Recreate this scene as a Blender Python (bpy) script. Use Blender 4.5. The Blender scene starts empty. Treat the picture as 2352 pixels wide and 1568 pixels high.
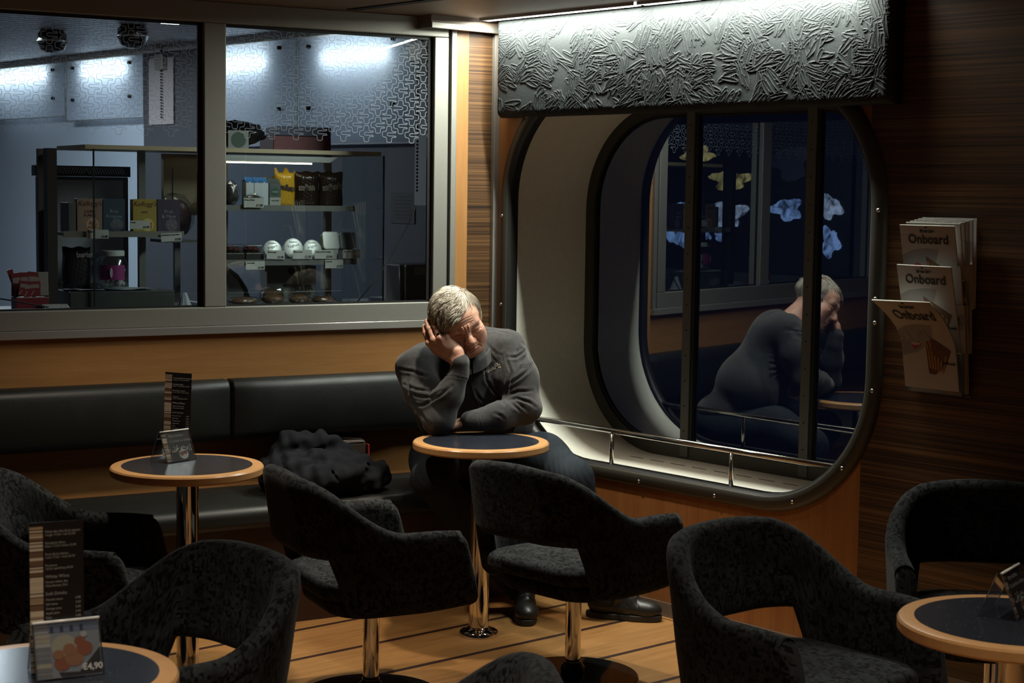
import bpy, bmesh, math, random
import numpy as np
from mathutils import Vector, Matrix, Euler
random.seed(7); np.random.seed(7)
S = bpy.context.scene
COL = S.collection
PI = math.pi
# ------------------------------------------------------------------ camera
def make_camera():
    f, pitch, roll, yaw = 3891.9, 0.08807661, 0.01365212, -0.72051599
    fwd = Vector((-math.sin(yaw)*math.cos(pitch), math.cos(yaw)*math.cos(pitch), -math.sin(pitch)))
    right = Vector((math.cos(yaw), math.sin(yaw), 0)); up = right.cross(fwd)
    r2 = right*math.cos(roll) + up*math.sin(roll); u2 = -right*math.sin(roll) + up*math.cos(roll)
    cam = bpy.data.cameras.new('camera'); co = bpy.data.objects.new('camera', cam); COL.objects.link(co)
    m = Matrix((( r2.x, u2.x, -fwd.x, 0), (r2.y, u2.y, -fwd.y, 0), (r2.z, u2.z, -fwd.z, 1.62), (0, 0, 0, 1)))
    co.matrix_world = m
    cam.sensor_width = 36; cam.lens = f*36/2352; cam.clip_start = .05
    cam.dof.use_dof = True; cam.dof.focus_distance = 6.2; cam.dof.aperture_fstop = 9.0
    S.camera = co
make_camera()
# ------------------------------------------------------------------ world, lights, exposure
S.view_settings.view_transform = 'Standard'; S.view_settings.look = 'None'
S.view_settings.gamma = 1; S.view_settings.use_curve_mapping = False
S.view_settings.exposure = 0.0
w = bpy.data.worlds.new('night'); S.world = w; w.use_nodes = True
w.node_tree.nodes['Background'].inputs[0].default_value = (.010, .0135, .030, 1)
w.node_tree.nodes['Background'].inputs[1].default_value = 0.4
try:
    S.cycles.use_denoising = True
    S.cycles.max_bounces = 8; S.cycles.glossy_bounces = 5; S.cycles.transmission_bounces = 6; S.cycles.transparent_max_bounces = 24
    S.cycles.sample_clamp_indirect = 3.0; S.cycles.caustics_reflective = False; S.cycles.caustics_refractive = False
except Exception: pass
aA = -0.19726691
dA = Vector((math.cos(aA), math.sin(aA), 0)); nA = Vector((-math.sin(aA), math.cos(aA), 0))
def A(u, n, z): return dA*u + nA*n + Vector((0, 0, z))      # along the shop-window wall, towards it, up
CEIL = 2.325
def aim(o, d):
    o.rotation_euler = Vector(d).to_track_quat('-Z', 'Y').to_euler()
def light(kind, name, loc, d, power, col, **k):
    l = bpy.data.lights.new(name, kind); l.energy = power; l.color = col
    for a, v in k.items(): setattr(l, a, v)
    o = bpy.data.objects.new(name, l); COL.objects.link(o); o.location = loc; aim(o, d); return o
WARM = (1, .87, .70); COOL = (.80, .91, 1)
DOWN_AND_FILL = [(3.895, 4.61, .80, 72), (2.82, 4.80, .62, 84), (3.16, 1.96, .30, 84), (1.38, 2.87, .35, 84), (3.50, 3.72, .16, 100), (1.0, 1.3, .6, 130), (-.3, 3.0, .6, 130), (2.2, .4, .4, 130)]   # the last ones are unseen fill spots, added to lift the dim room
for x, y, s, ang in DOWN_AND_FILL:
    light('SPOT', 'downlight_and_fill_beam', (x, y, CEIL-.03), (0, 0, -1), 130*s, WARM, spot_size=math.radians(ang), spot_blend=.8, shadow_soft_size=.045)
for y, ln in ((4.93, .86), (3.98, .98)):   # tubes above the padded pelmet
    o = light('AREA', 'tube_light', (4.535, y, CEIL-.012), (0, 0, -1), 25, (.95, 1, .90), shape='RECTANGLE', size=.03, size_y=ln)
    o.rotation_euler = (0, -.04, 0)
# ------------------------------------------------------------------ node helpers and materials
class NT:
    def __init__(s, name):
        s.m = bpy.data.materials.new(name); s.m.use_nodes = True; s.t = s.m.node_tree; s.n = s.t.nodes
        s.b = s.n['Principled BSDF']; s.out = s.n['Material Output']
    def add(s, typ, **k):
        n = s.n.new(typ)
        for a, v in k.items():
            if a.startswith('i'):
                key = a[1:]; key = int(key) if key.isdigit() else key.replace('_', ' ')
                s.set(n, key, v)
            else: setattr(n, a, v)
        return n
    def set(s, n, key, v):
        if hasattr(v, 'outputs'): v = v.outputs[0]
        if isinstance(v, bpy.types.NodeSocket): s.t.links.new(v, n.inputs[key])
        else: n.inputs[key].default_value = v
    def P(s, key, v): s.set(s.b, key, v)
    def coord(s, scale=(1, 1, 1), kind='Object', rot=(0, 0, 0)):
        c = s.add('ShaderNodeTexCoord'); mp = s.add('ShaderNodeMapping', i0=c.outputs[kind])
        mp.inputs['Scale'].default_value = scale; mp.inputs['Rotation'].default_value = rot
        return mp.outputs[0]
    def noise(s, vec, scale=5, detail=4, rough=.5, dist=0):
        n = s.add('ShaderNodeTexNoise', iVector=vec, iScale=scale, iDetail=detail, iRoughness=rough, iDistortion=dist); return n.outputs['Fac']
    def ramp(s, fac, stops):
        r = s.add('ShaderNodeValToRGB', i0=fac); e = r.color_ramp.elements
        while len(e) < len(stops): e.new(.5)
        for el, (p, c) in zip(e, stops):
            el.position = p; el.color = (c, c, c, 1) if isinstance(c, (int, float)) else (*c, 1)
        return r.outputs[0]
    def math(s, op, a, b=0.0, c=None):
        n = s.add('ShaderNodeMath', operation=op, i0=a, i1=b)
        if c is not None: s.set(n, 2, c)
        return n.outputs[0]
    def mix(s, fac, a, b, blend='MIX'):
        n = s.add('ShaderNodeMix', data_type='RGBA', blend_type=blend)
        s.set(n, 0, fac)
        for k, v in ((6, a), (7, b)):
            if isinstance(v, tuple) and len(v) == 3: v = (*v, 1)
            s.set(n, k, v)
        return n.outputs[2]
    def bump(s, h, strength=.3, dist=.01):
        n = s.add('ShaderNodeBump', iHeight=h, iStrength=strength, iDistance=dist); s.t.links.new(n.outputs[0], s.b.inputs['Normal']); return n
def rgb(c): return (*c, 1) if len(c) == 3 else c
def plain(name, col, rough=.5, metal=0, **k):
    t = NT(name); t.P('Base Color', rgb(col)); t.P('Roughness', rough); t.P('Metallic', metal)
    for a, v in k.items(): t.P(a.replace('_', ' '), v)
    return t.m
M = {}
def wood(name, c1, c2, scale, rough=.38, rot=(0, 0, 0)):
    t = NT(name); v = t.coord(scale, rot=rot)
    n1 = t.noise(v, 1.0, 5, .6, .4); n2 = t.noise(v, 6.0, 3, .6)
    f = t.math('ADD', t.math('MULTIPLY', n1, .65), t.math('MULTIPLY', n2, .35))
    t.P('Base Color', t.ramp(f, [(.32, c2), (.66, c1)])); t.P('Roughness', rough); t.bump(n2, .05, .002); return t.m
M['veneer'] = wood('beech_veneer', (.44, .215, .075), (.33, .15, .047), (1.6, 1.6, 26))
M['veneer_v'] = wood('beech_veneer_upright', (.44, .215, .075), (.33, .15, .047), (26, 26, 1.4))
M['veneer_b'] = wood('cherry_veneer', (.36, .155, .05), (.26, .10, .03), (22, 22, 1.4))
M['rim'] = wood('rim_beech', (.56, .31, .125), (.47, .24, .09), (9, 9, 9), .3)
def zebrano():
    t = NT('dark_zebrano_veneer'); v = t.coord((.8, .8, 170)); n = t.noise(v, 1.0, 4, .65, .25)
    v2 = t.coord((.5, .5, 42)); n2 = t.noise(v2, 1.0, 3, .5)
    f = t.math('ADD', t.math('MULTIPLY', n, .72), t.math('MULTIPLY', n2, .28))
    t.P('Base Color', t.ramp(f, [(.36, (.020, .010, .005)), (.5, (.078, .037, .014)), (.64, (.17, .083, .030))])); t.P('Roughness', .42); return t.m
M['zebrano'] = zebrano()
def planks():
    t = NT('plank_floor'); c = t.add('ShaderNodeTexCoord'); sx = t.add('ShaderNodeSeparateXYZ', i0=c.outputs['Object'])
    y = t.math('DIVIDE', t.math('ADD', sx.outputs[1], -3.82+.1623+32.45), .3245)
    fr = t.math('FRACT', y); idx = t.math('FLOOR', y)
    seam = t.math('LESS_THAN', t.math('ABSOLUTE', t.math('SUBTRACT', fr, .5)), .036)
    cv = t.add('ShaderNodeCombineXYZ', i0=t.math('MULTIPLY', sx.outputs[0], 2.2), i1=t.math('MULTIPLY', sx.outputs[1], 34), i2=t.math('MULTIPLY', idx, 7.3))
    n1 = t.noise(cv.outputs[0], 1, 5, .6, .5); n2 = t.noise(cv.outputs[0], 5, 3, .6)
    f = t.math('ADD', t.math('MULTIPLY', n1, .6), t.math('MULTIPLY', n2, .4))
    wd = t.ramp(f, [(.33, (.22, .10, .028)), (.64, (.38, .19, .058))])
    wn = t.add('ShaderNodeTexWhiteNoise', noise_dimensions='1D', i1=idx)
    wd = t.mix(.25, wd, t.ramp(wn.outputs[0], [(0, (.25, .125, .045)), (1, (.39, .195, .068))]))
    t.P('Base Color', t.mix(seam, wd, (.03, .012, .007))); t.P('Roughness', t.math('ADD', .36, t.math('MULTIPLY', n2, .14))); t.bump(t.math('SUBTRACT', n2, seam), .06, .004)
    return t.m
M['planks'] = planks()
def brushed(name, col, rough=.38):
    t = NT(name); n = t.noise(t.coord((60, 60, 60)), 8, 2, .5)
    t.P('Base Color', t.ramp(n, [(.3, tuple(.85*x for x in col)), (.7, col)])); t.P('Metallic', 0.55); t.P('Roughness', rough); return t.m
M['alu'] = brushed('satin_aluminium', (.34, .33, .29), .48)
M['steel'] = brushed('brushed_steel', (.5, .48, .44), .25)
M['chrome'] = plain('chrome', (.72, .68, .62), .06, 1.0)
M['rail'] = plain('polished_steel_tube', (.62, .6, .54), .16, 1.0)
M['bolt'] = plain('bolt_steel', (.7, .68, .62), .22, 1.0)
M['rubber'] = plain('black_rubber', (.012, .011, .010), .45)
M['gasket'] = plain('black_gasket', (.004, .004, .004), .6)
M['blackgloss'] = plain('gloss_black_enamel', (.006, .006, .006), .07)
M['bronze'] = plain('dark_bronze_paint', (.05, .045, .035), .45, .2)
M['greyframe'] = plain('weathered_grey_paint', (.10, .095, .08), .5, .2)
def grp():
    t = NT('white_moulded_liner'); n = t.noise(t.coord((1, 1, 1)), 55, 3, .6)
    t.P('Base Color', t.ramp(n, [(.3, (.74, .71, .61)), (.7, (.80, .775, .67))])); t.P('Roughness', .55); t.bump(n, .04, .003); return t.m
M['liner'] = grp()
def leather():
    t = NT('black_leather'); v = t.coord((1, 1, 1)); n = t.noise(v, 130, 3, .6); n2 = t.noise(v, 7, 3, .5)
    t.P('Base Color', (.0065, .0075, .0065, 1)); t.P('Roughness', t.math('ADD', .38, t.math('MULTIPLY', n2, .2))); t.P('Specular IOR Level', .42)
    t.bump(t.math('ADD', t.math('MULTIPLY', n, .35), n2), .18, .006); return t.m
M['leather'] = leather()
def upholstery():
    t = NT('black_grey_patterned_upholstery'); c = t.add('ShaderNodeTexCoord'); uv = c.outputs['UV']
    out = None
    for sc, off, hi in (((.017, .009, 1), 0, (.60, .64)), ((.008, .016, 1), .37, (.64, .68)), ((.008, .007, 1), .71, (.66, .70))):
        mp = t.add('ShaderNodeMapping', i0=uv); mp.inputs['Location'].default_value = (off, off*1.7, 0)
        sn = t.add('ShaderNodeVectorMath', operation='SNAP', i0=mp.outputs[0]); sn.inputs[1].default_value = sc
        wn = t.add('ShaderNodeTexWhiteNoise', noise_dimensions='2D', iVector=sn.outputs[0])
        m = t.ramp(wn.outputs[0], [(hi[0], 0), (hi[1], .45), (1, 1)])
        out = m if out is None else t.math('MAXIMUM', out, m)
    fz = t.noise(t.coord((1, 1, 1)), 260, 2, .7); big = t.noise(t.coord((1, 1, 1)), 14, 2, .5)
    k = t.math('MULTIPLY', out, t.math('ADD', .45, t.math('MULTIPLY', fz, .9)))
    k = t.math('MULTIPLY', k, t.ramp(big, [(.3, .45), (.65, 1)]))
    t.P('Base Color', t.mix(k, (.0035, .0037, .004), (.037, .040, .042))); t.P('Roughness', .95); t.P('Sheen Weight', .05); t.P('Sheen Roughness', .4); t.P('Specular IOR Level', .12)
    t.bump(fz, .25, .003); return t.m
M['fabric'] = upholstery()
def speck():
    t = NT('speckled_midnight_laminate'); v = t.coord((1, 1, 1)); vo = t.add('ShaderNodeTexVoronoi', iVector=v, iScale=135)
    wn = t.add('ShaderNodeTexWhiteNoise', iVector=vo.outputs['Position'])
    s1 = t.math('MULTIPLY', t.math('LESS_THAN', vo.outputs['Distance'], .12), t.math('GREATER_THAN', wn.outputs[0], .78))
    n = t.noise(v, 320, 2, .6)
    base = t.ramp(n, [(.35, (.010, .013, .020)), (.7, (.026, .031, .043))])
    t.P('Base Color', t.mix(s1, base, (.30, .34, .42))); t.P('Roughness', .20); return t.m
M['speck'] = speck()
def pelmetmat():
    t = NT('embossed_grey_vinyl'); n = t.noise(t.coord((1, 1, 1)), 380, 2, .6)
    t.P('Base Color', t.ramp(n, [(.3, (.021, .0235, .0245)), (.7, (.036, .0395, .0395))])); t.P('Roughness', .65); t.P('Specular IOR Level', .15); t.bump(n, .12, .002); return t.m
M['pelmet'] = pelmetmat()
def glassmix(name, tint, refl, rough=0.0, gcol=(1, 1, 1), graz=.35):
    t = NT(name); tr = t.add('ShaderNodeBsdfTransparent'); tr.inputs[0].default_value = rgb(tint)
    g = t.add('ShaderNodeBsdfGlossy'); g.inputs['Roughness'].default_value = rough; g.inputs['Color'].default_value = rgb(gcol)
    mx = t.add('ShaderNodeMixShader'); fr = t.add('ShaderNodeLayerWeight'); fr.inputs[0].default_value = .35
    fac = t.math('ADD', refl, t.math('MULTIPLY', t.math('POWER', fr.outputs['Facing'], 3.0), graz))
    t.set(mx, 0, fac); t.t.links.new(tr.outputs[0], mx.inputs[1]); t.t.links.new(g.outputs[0], mx.inputs[2])
    t.t.links.new(mx.outputs[0], t.out.inputs[0]); return t.m
M['shopglass'] = glassmix('clear_pane', (.96, .98, .98), .02, graz=.10)
M['shipglass'] = glassmix('night_pane', (.30, .36, .46), .20, 0, (.9, .95, 1))
M['acrylic'] = glassmix('clear_acrylic', (.86, .88, .89), .13)
def emit(name, col, s):
    t = NT(name); e = t.add('ShaderNodeEmission'); e.inputs[0].default_value = rgb(col); e.inputs[1].default_value = s
    t.t.links.new(e.outputs[0], t.out.inputs[0]); return t.m
M['tube'] = emit('lit_tube', (.95, 1, .97), 5.0)
M['lamp'] = emit('lit_lamp', (1, .86, .62), 12)
M['ceil'] = plain('taupe_ceiling_panel', (.24, .175, .13), .55)
M['black'] = plain('matt_black', (.006, .006, .006), .7)
M['paper'] = plain('white_paper', (.62, .60, .56), .7)
M['ink'] = plain('black_ink', (.02, .02, .02), .7)
# ------------------------------------------------------------------ object helpers
def tag(o, label=None, cat=None, group=None, kind=None):
    if label: o['label'] = label
    if cat: o['category'] = cat
    if group: o['group'] = group
    if kind: o['kind'] = kind
    return o
def thing(name, label, cat, loc=(0, 0, 0), rz=0, group=None):
    o = bpy.data.objects.new(name, None); COL.objects.link(o); o.location = loc; o.rotation_euler = (0, 0, rz); o.empty_display_size = .05
    return tag(o, label, cat, group)
def link_mesh(name, me, mat=None, parent=None, smooth=False):
    o = bpy.data.objects.new(name, me); COL.objects.link(o)
    if mat is not None:
        for m in (mat if isinstance(mat, (list, tuple)) else [mat]): me.materials.append(m)
    if smooth: me.shade_smooth()
    if parent is not None: o.parent = parent
    return o
def obj(name, bm, mat, parent=None, smooth=False, bevel=0, auto=None):
    me = bpy.data.meshes.new(name)
    bmesh.ops.recalc_face_normals(bm, faces=bm.faces); bm.to_mesh(me); bm.free()
    o = link_mesh(name, me, mat, parent, smooth)
    if bevel:
        b = o.modifiers.new('edge', 'BEVEL'); b.width = bevel; b.segments = 3; b.limit_method = 'ANGLE'; b.angle_limit = .6
    if auto:
        me.shade_smooth()
        try: me.set_sharp_from_angle(angle=auto)
        except Exception: pass
    return o
def struct(name, bm, mat, parent=None, **k):
    o = obj(name, bm, mat, parent, **k)
    if parent is None: o['kind'] = 'structure'
    return o
def bx(bm, x0, x1, y0, y1, z0, z1, mi=0, mtx=None):
    vs = [bm.verts.new((x, y, z)) for x in (x0, x1) for y in (y0, y1) for z in (z0, z1)]
    if mtx is not None:
        for v in vs: v.co = mtx @ v.co
    for q in ((0, 1, 3, 2), (4, 6, 7, 5), (0, 4, 5, 1), (2, 3, 7, 6), (0, 2, 6, 4), (1, 5, 7, 3)):
        bm.faces.new([vs[i] for i in q]).material_index = mi
    return bm
def box(x0, x1, y0, y1, z0, z1): return bx(bmesh.new(), x0, x1, y0, y1, z0, z1)
def tube(bm, pts, r, seg=12, cap=True, closed=False):
    pts = [Vector(p) for p in pts]; n = len(pts); rs = r if isinstance(r, (list, tuple)) else [r]*n
    rings = []; up = None
    for i, p in enumerate(pts):
        if closed: t = (pts[(i+1) % n]-pts[i-1])
        else: t = (pts[min(i+1, n-1)]-pts[max(i-1, 0)])
        t.normalize()
        if up is None:
            up = Vector((0, 0, 1)) if abs(t.z) < .9 else Vector((1, 0, 0))
        s = t.cross(up); s.normalize(); up = s.cross(t); up.normalize()
        rings.append([bm.verts.new(p + (s*math.cos(a)+up*math.sin(a))*rs[i]) for a in [2*PI*k/seg for k in range(seg)]])
    for i in range(n if closed else n-1):
        a, b = rings[i], rings[(i+1) % n]
        for k in range(seg): bm.faces.new((a[k], a[(k+1) % seg], b[(k+1) % seg], b[k]))
    if cap and not closed: bm.faces.new(rings[0][::-1]); bm.faces.new(rings[-1])
    return bm
def lathe(bm, prof, seg=48, c=(0, 0, 0)):
    rings = []
    for r, z in prof:
        rings.append([bm.verts.new((c[0]+r*math.cos(2*PI*k/seg), c[1]+r*math.sin(2*PI*k/seg), c[2]+z)) for k in range(seg)] if r > 1e-6 else [bm.verts.new((c[0], c[1], c[2]+z))])
    for a, b in zip(rings, rings[1:]):
        for k in range(seg):
            k2 = (k+1) % seg
            f = ([a[0], b[k2], b[k]] if len(a) == 1 else [a[k], a[k2], b[0]] if len(b) == 1 else [a[k], a[k2], b[k2], b[k]])
            if len(a) == 1 and len(b) == 1: continue
            bm.faces.new(f)
    return bm
def grid(bm, P, uv=None, closeu=False, flip=False):
    """P[i][j] points -> quads; uv(i,j)"""
    V = [[bm.verts.new(p) for p in row] for row in P]; n, m = len(V), len(V[0])
    L = bm.loops.layers.uv.verify() if uv else None
    for i in range(n if closeu else n-1):
        for j in range(m-1):
            ids = ((i, j), (i+1, j), (i+1, j+1), (i, j+1))
            f = bm.faces.new([V[a % n][b] for a, b in ids])
            if L:
                for l, (a, b) in zip(f.loops, ids): l[L].uv = uv(a, b)
    return V
def prism(bm, pts2, y0, y1, axis='y'):
    """extrude polygon (a,b) between y0,y1; axis y: (a,y,b); x: (x,a,b); z: (a,b,z)"""
    mk = {'y': lambda p, t: (p[0], t, p[1]), 'x': lambda p, t: (t, p[0], p[1]), 'z': lambda p, t: (p[0], p[1], t)}[axis]
    a = [bm.verts.new(mk(p, y0)) for p in pts2]; b = [bm.verts.new(mk(p, y1)) for p in pts2]
    n = len(a); bm.faces.new(a[::-1]); bm.faces.new(b)
    for i in range(n): bm.faces.new((a[i], a[(i+1) % n], b[(i+1) % n], b[i]))
    return bm
def rrect(x0, x1, z0, z1, r, n=14):
    out = []
    for cx, cz, a0 in ((x1-r, z1-r, 0), (x0+r, z1-r, 90), (x0+r, z0+r, 180), (x1-r, z0+r, 270)):
        for k in range(n+1):
            a = math.radians(a0+90*k/n); out.append((cx+r*math.cos(a), cz+r*math.sin(a)))
    return out
_TC = {}
def text_mesh(s, size, depth=.0004, align='LEFT', shear=0, bold=0):
    c = bpy.data.curves.new('lettering', 'FONT'); c.body = s; c.size = size; c.extrude = depth; c.align_x = align; c.shear = shear; c.offset = bold; c.resolution_u = 3
    o = bpy.data.objects.new('lettering', c); COL.objects.link(o)
    dg = bpy.context.evaluated_depsgraph_get(); me = bpy.data.meshes.new_from_object(o.evaluated_get(dg))
    bpy.data.objects.remove(o); bpy.data.curves.remove(c); return me
def lettering(s, size, mat, parent, mtx, name='lettering', **k):
    """text in the local xy plane of mtx"""
    me = text_mesh(s, size, **k); me.materials.clear(); me.transform(mtx); return link_mesh(name, me, mat, parent)
def copy_tree(o, parent=None):
    c = o.copy(); COL.objects.link(c)
    if parent is not None: c.parent = parent
    for ch in list(o.children):
        d = copy_tree(ch, c); d.matrix_parent_inverse = ch.matrix_parent_inverse.copy()
    return c
# ------------------------------------------------------------------ the room
XB = 4.66
def a_wall(u0, u1, z0, z1, n0=6.24, n1=6.30):
    bm = bmesh.new()
    rot = Matrix.Rotation(aA, 4, 'Z'); return bx(bm, u0, u1, n0, n1, z0, z1, 0, rot)
fl = bmesh.new(); bx(fl, -1.5, XB+.02, -1.5, 6.6, -.04, 0); struct('floor', fl, M['planks'])
cl = bmesh.new(); bx(cl, -1.5, XB+.4, -1.5, 5.05, CEIL, CEIL+.05)
prism(cl, [(-1.5, 5.05), (XB+.4, 5.05), tuple(A(3.9, 6.30, 0))[:2], tuple(A(-2.6, 6.30, 0))[:2]], CEIL, CEIL+.05, 'z')
struct('ceiling', cl, M['ceil'])
gp = bmesh.new(); bx(gp, 3.94, 3.985, 3.2, 5.5, CEIL-.004, CEIL-.0005); struct('gap_shade_strip', gp, M['black'])  # flat black strip standing in for the shade of a ceiling gap
# shop-window wall: veneer below the sill, frame, pane
w1 = a_wall(-2.4, 3.31, 0, 1.058); struct('wall_left', w1, M['veneer'])
w2 = a_wall(3.31, 3.374, 0, CEIL, 6.238, 6.30); struct('trim_2', w2, M['veneer_v'])
w3 = a_wall(3.374, 3.486, 0, CEIL, 6.239, 6.30); struct('trim_3', w3, M['zebrano'])
w4 = a_wall(3.486, 3.516, .3, 2.29, 6.215, 6.26); struct('trim_4', w4, M['steel'], bevel=.003)
t5 = a_wall(-2.4, 3.312, 1.058, 1.089, 6.212, 6.24); struct('trim_5', t5, M['steel'], bevel=.003)
# soffit edge above the corner
t6 = bmesh.new(); bx(t6, 4.287, 4.66, 5.395, 5.41, 2.272, 2.296); bx(t6, 4.287, 4.302, 5.41, 5.60, 2.272, 2.296); struct('trim_6', t6, M['alu'], bevel=.002)
t7 = bmesh.new(); bx(t7, 4.287, XB, 5.40, 5.66, 2.296, CEIL); struct('trim_7', t7, M['ceil'])
win = thing('window_1', None, None, (0, 0, 0), aA); win['kind'] = 'structure'
U0, U1 = -2.4, 3.285
def fr(x0, x1, z0, z1, y0=6.222, y1=6.29): 
    b = bmesh.new(); bx(b, x0, x1, y0, y1, z0, z1); return b
for z0, z1, nm in ((1.089, 1.162, 'bottom_rail'), (2.245, CEIL, 'head_rail')): obj(nm, fr(U0, U1-.012, z0, z1), M['alu'], win, bevel=.004)
obj('jamb', fr(3.208, 3.273, 1.162, 2.245), M['alu'], win, bevel=.004)
obj('outer_trim', fr(3.286, 3.312, 1.089, CEIL), M['alu'], win, bevel=.003)
for u in (2.223, .95): obj('mullion', fr(u, u+.089, 1.162, 2.245), M['alu'], win, bevel=.004)
gk = bmesh.new()
for a, b in ((2.312, 3.208), (1.039, 2.223), (-.4, .95)):
    bx(gk, a, b, 6.245, 6.255, 1.162, 1.169); bx(gk, a, b, 6.245, 6.255, 2.233, 2.245); bx(gk, a, a+.006, 6.245, 6.255, 1.162, 2.245); bx(gk, b-.018, b, 6.245, 6.255, 1.162, 2.245)
bx(gk, 3.273, 3.286, 6.25, 6.29, 1.089, CEIL)
obj('gasket', gk, M['gasket'], win)
M['etch'] = glassmix('etched_line', (.62, .66, .68), .0)
def etch_mat():
    t = NT('etched_white_line'); tr = t.add('ShaderNodeBsdfTransparent'); d = t.add('ShaderNodeBsdfTranslucent'); d2 = t.add('ShaderNodeBsdfDiffuse')
    for q in (d, d2): q.inputs[0].default_value = (.44, .48, .52, 1)
    a = t.add('ShaderNodeAddShader'); t.t.links.new(d.outputs[0], a.inputs[0]); t.t.links.new(d2.outputs[0], a.inputs[1])
    mx = t.add('ShaderNodeMixShader', i0=.62); t.t.links.new(tr.outputs[0], mx.inputs[1]); t.t.links.new(a.outputs[0], mx.inputs[2]); t.t.links.new(mx.outputs[0], t.out.inputs[0]); return t.m
M['etch'] = etch_mat()
def cross_path(slot):
    h, v, w, r = .0305, .0325, .0112, .0085
    pts = [(w, v), (w, w), (h, w)]
    sl = .006; L = .036
    right = [(h, w*.55+.0035), (h-.002, sl), (h-L, sl), (h-L-.005, 0), (h-L, -sl), (h-.002, -sl), (h, -w*.55-.0035)]
    full = [(-w, v), (w, v), (w, w), (h, w)] + right + [(h, -w), (w, -w), (w, -v), (-w, -v), (-w, -w), (-h, -w), (-h, w), (-w, w)]
    out = []; n = len(full)
    for i in range(n):
        p0, p, p1 = Vector(full[i-1]), Vector(full[i]), Vector(full[(i+1) % n])
        a = (p0-p); b = (p1-p); rr = min(r, a.length*.48, b.length*.48)
        s, e = p+a.normalized()*rr, p+b.normalized()*rr
        for k in range(5):
            t = k/4; out.append((1-t)**2*s + 2*t*(1-t)*p + t*t*e)
    return [Vector((slot*q.x, q.y)) for q in out]
def etch(u0, u1, z1):
    bm = bmesh.new(); lw = .0009
    c0 = int(math.floor((u0-2.0)/.0508)); c1 = int(math.ceil((u1-2.0)/.0508))
    for c in range(c0, c1+1):
        cu = 2.0+c*.0508
        for r in range(0, 8):
            zc = 1.845 + .0715*r + (.0357 if c % 2 else 0)
            if zc > 2.24: continue
            pth = cross_path(1 if ((2*r+(c % 2))//2+(c % 2)*0) % 2 == 0 else -1); n = len(pth)
            pin, pout = [], []
            for i in range(n):
                t = (pth[(i+1) % n]-pth[i-1]); t = t.normalized() if t.length > 1e-9 else Vector((1, 0)); nn = Vector((-t.y, t.x))*lw
                pin.append(pth[i]+nn); pout.append(pth[i]-nn)
            ok = lambda q: u0+.004 < cu+q.x < u1-.004 and zc+q.y < 2.232
            vi = [bm.verts.new((cu+q.x, 6.2478, zc+q.y)) for q in pin]; vo = [bm.verts.new((cu+q.x, 6.2478, zc+q.y)) for q in pout]
            for i in range(n):
                j = (i+1) % n
                if ok(pth[i]) and ok(pth[j]): bm.faces.new((vi[i], vi[j], vo[j], vo[i]))
    bmesh.ops.delete(bm, geom=[v for v in bm.verts if not v.link_faces], context='VERTS')
    return bm
for a, b in ((2.312, 3.208), (1.039, 2.223)):
    p = obj('pane', fr(a, b, 1.162, 2.245, 6.249, 6.253), M['shopglass'], win)
    obj('etched_pattern', etch(a, b, 2.245), M['etch'], p)
# ship-side wall with the big rounded window
oy0, oy1, oz0, oz1, orad = 3.475, 5.325, .545, 2.045, .47
hole = rrect(oy0, oy1, oz0, oz1, orad, 18)
def ringface(bm, outer, inner, x):
    """quads between matching loops"""
    a = [bm.verts.new((x, *p)) for p in outer]; b = [bm.verts.new((x, *p)) for p in inner]; n = len(a)
    for i in range(n): bm.faces.new((a[i], a[(i+1) % n], b[(i+1) % n], b[i]))
    return a, b
def radial(outer_rect, pts):
    """project each point of the loop outwards to the rectangle"""
    y0, y1, z0, z1 = outer_rect; cy, cz = (oy0+oy1)/2, (oz0+oz1)/2; out = []
    for y, z in pts:
        dy, dz = y-cy, z-cz
        s = min((((y1 if dy > 0 else y0)-cy)/dy) if abs(dy) > 1e-6 else 9e9, (((z1 if dz > 0 else z0)-cz)/dz) if abs(dz) > 1e-6 else 9e9)
        out.append((cy+dy*s, cz+dz*s))
    return out
def wall_with_hole(bm, rect, x):
    R = radial(rect, hole); a, b = ringface(bm, R, hole, x)
    cs = [(rect[1], rect[3]), (rect[0], rect[3]), (rect[0], rect[2]), (rect[1], rect[2])]
    n = len(R)
    for c in cs:
        k = [i for i in range(n) if (abs(R[i][0]-c[0]) < 1e-6) != (abs(R[(i+1) % n][0]-c[0]) < 1e-6) and (abs(R[i][1]-c[1]) < 1e-6 or abs(R[(i+1) % n][1]-c[1]) < 1e-6) and (abs(R[i][1]-c[1])+abs(R[(i+1) % n][1]-c[1]) < .9) and (abs(R[i][0]-c[0])+abs(R[(i+1) % n][0]-c[0]) < .9)]
        if k:
            i = k[0]; v = bm.verts.new((x, *c)); bm.faces.new((a[i], v, a[(i+1) % n]))
wb = bmesh.new(); wall_with_hole(wb, (3.40, 5.46, .06, CEIL), XB); struct('wall_right', wb, M['veneer_b'])
wz = bmesh.new(); bx(wz, XB-.004, XB+.05, -1.5, 3.5, .06, CEIL)
# the zebrano panel is notched where the window frame runs over it
z0 = [(-1.5, .06), (3.5, .06)]
fo = rrect(oy0-.02, oy1+.02, oz0-.02, oz1+.02, orad+.02, 18)
arc = sorted([p for p in fo if p[0] < 3.5], key=lambda p: p[1])
wz.free(); wz = bmesh.new(); prism(wz, z0+[(3.5, arc[0][1])]+arc+[(3.5, arc[-1][1]), (3.5, CEIL), (-1.5, CEIL)], XB-.003, XB+.04, 'x'); struct('wall_back', wz, M['zebrano'])
bs = bmesh.new(); bx(bs, XB-.004, XB+.02, -1.5, 5.43, 0, .062); struct('baseboard_right', bs, plain('taupe_skirting', (.17, .13, .10), .5))
b2 = bmesh.new(); bx(b2, XB-.012, XB-.003, -1.5, 5.3, 0, .006); struct('trim_8', b2, M['rim'])
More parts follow.
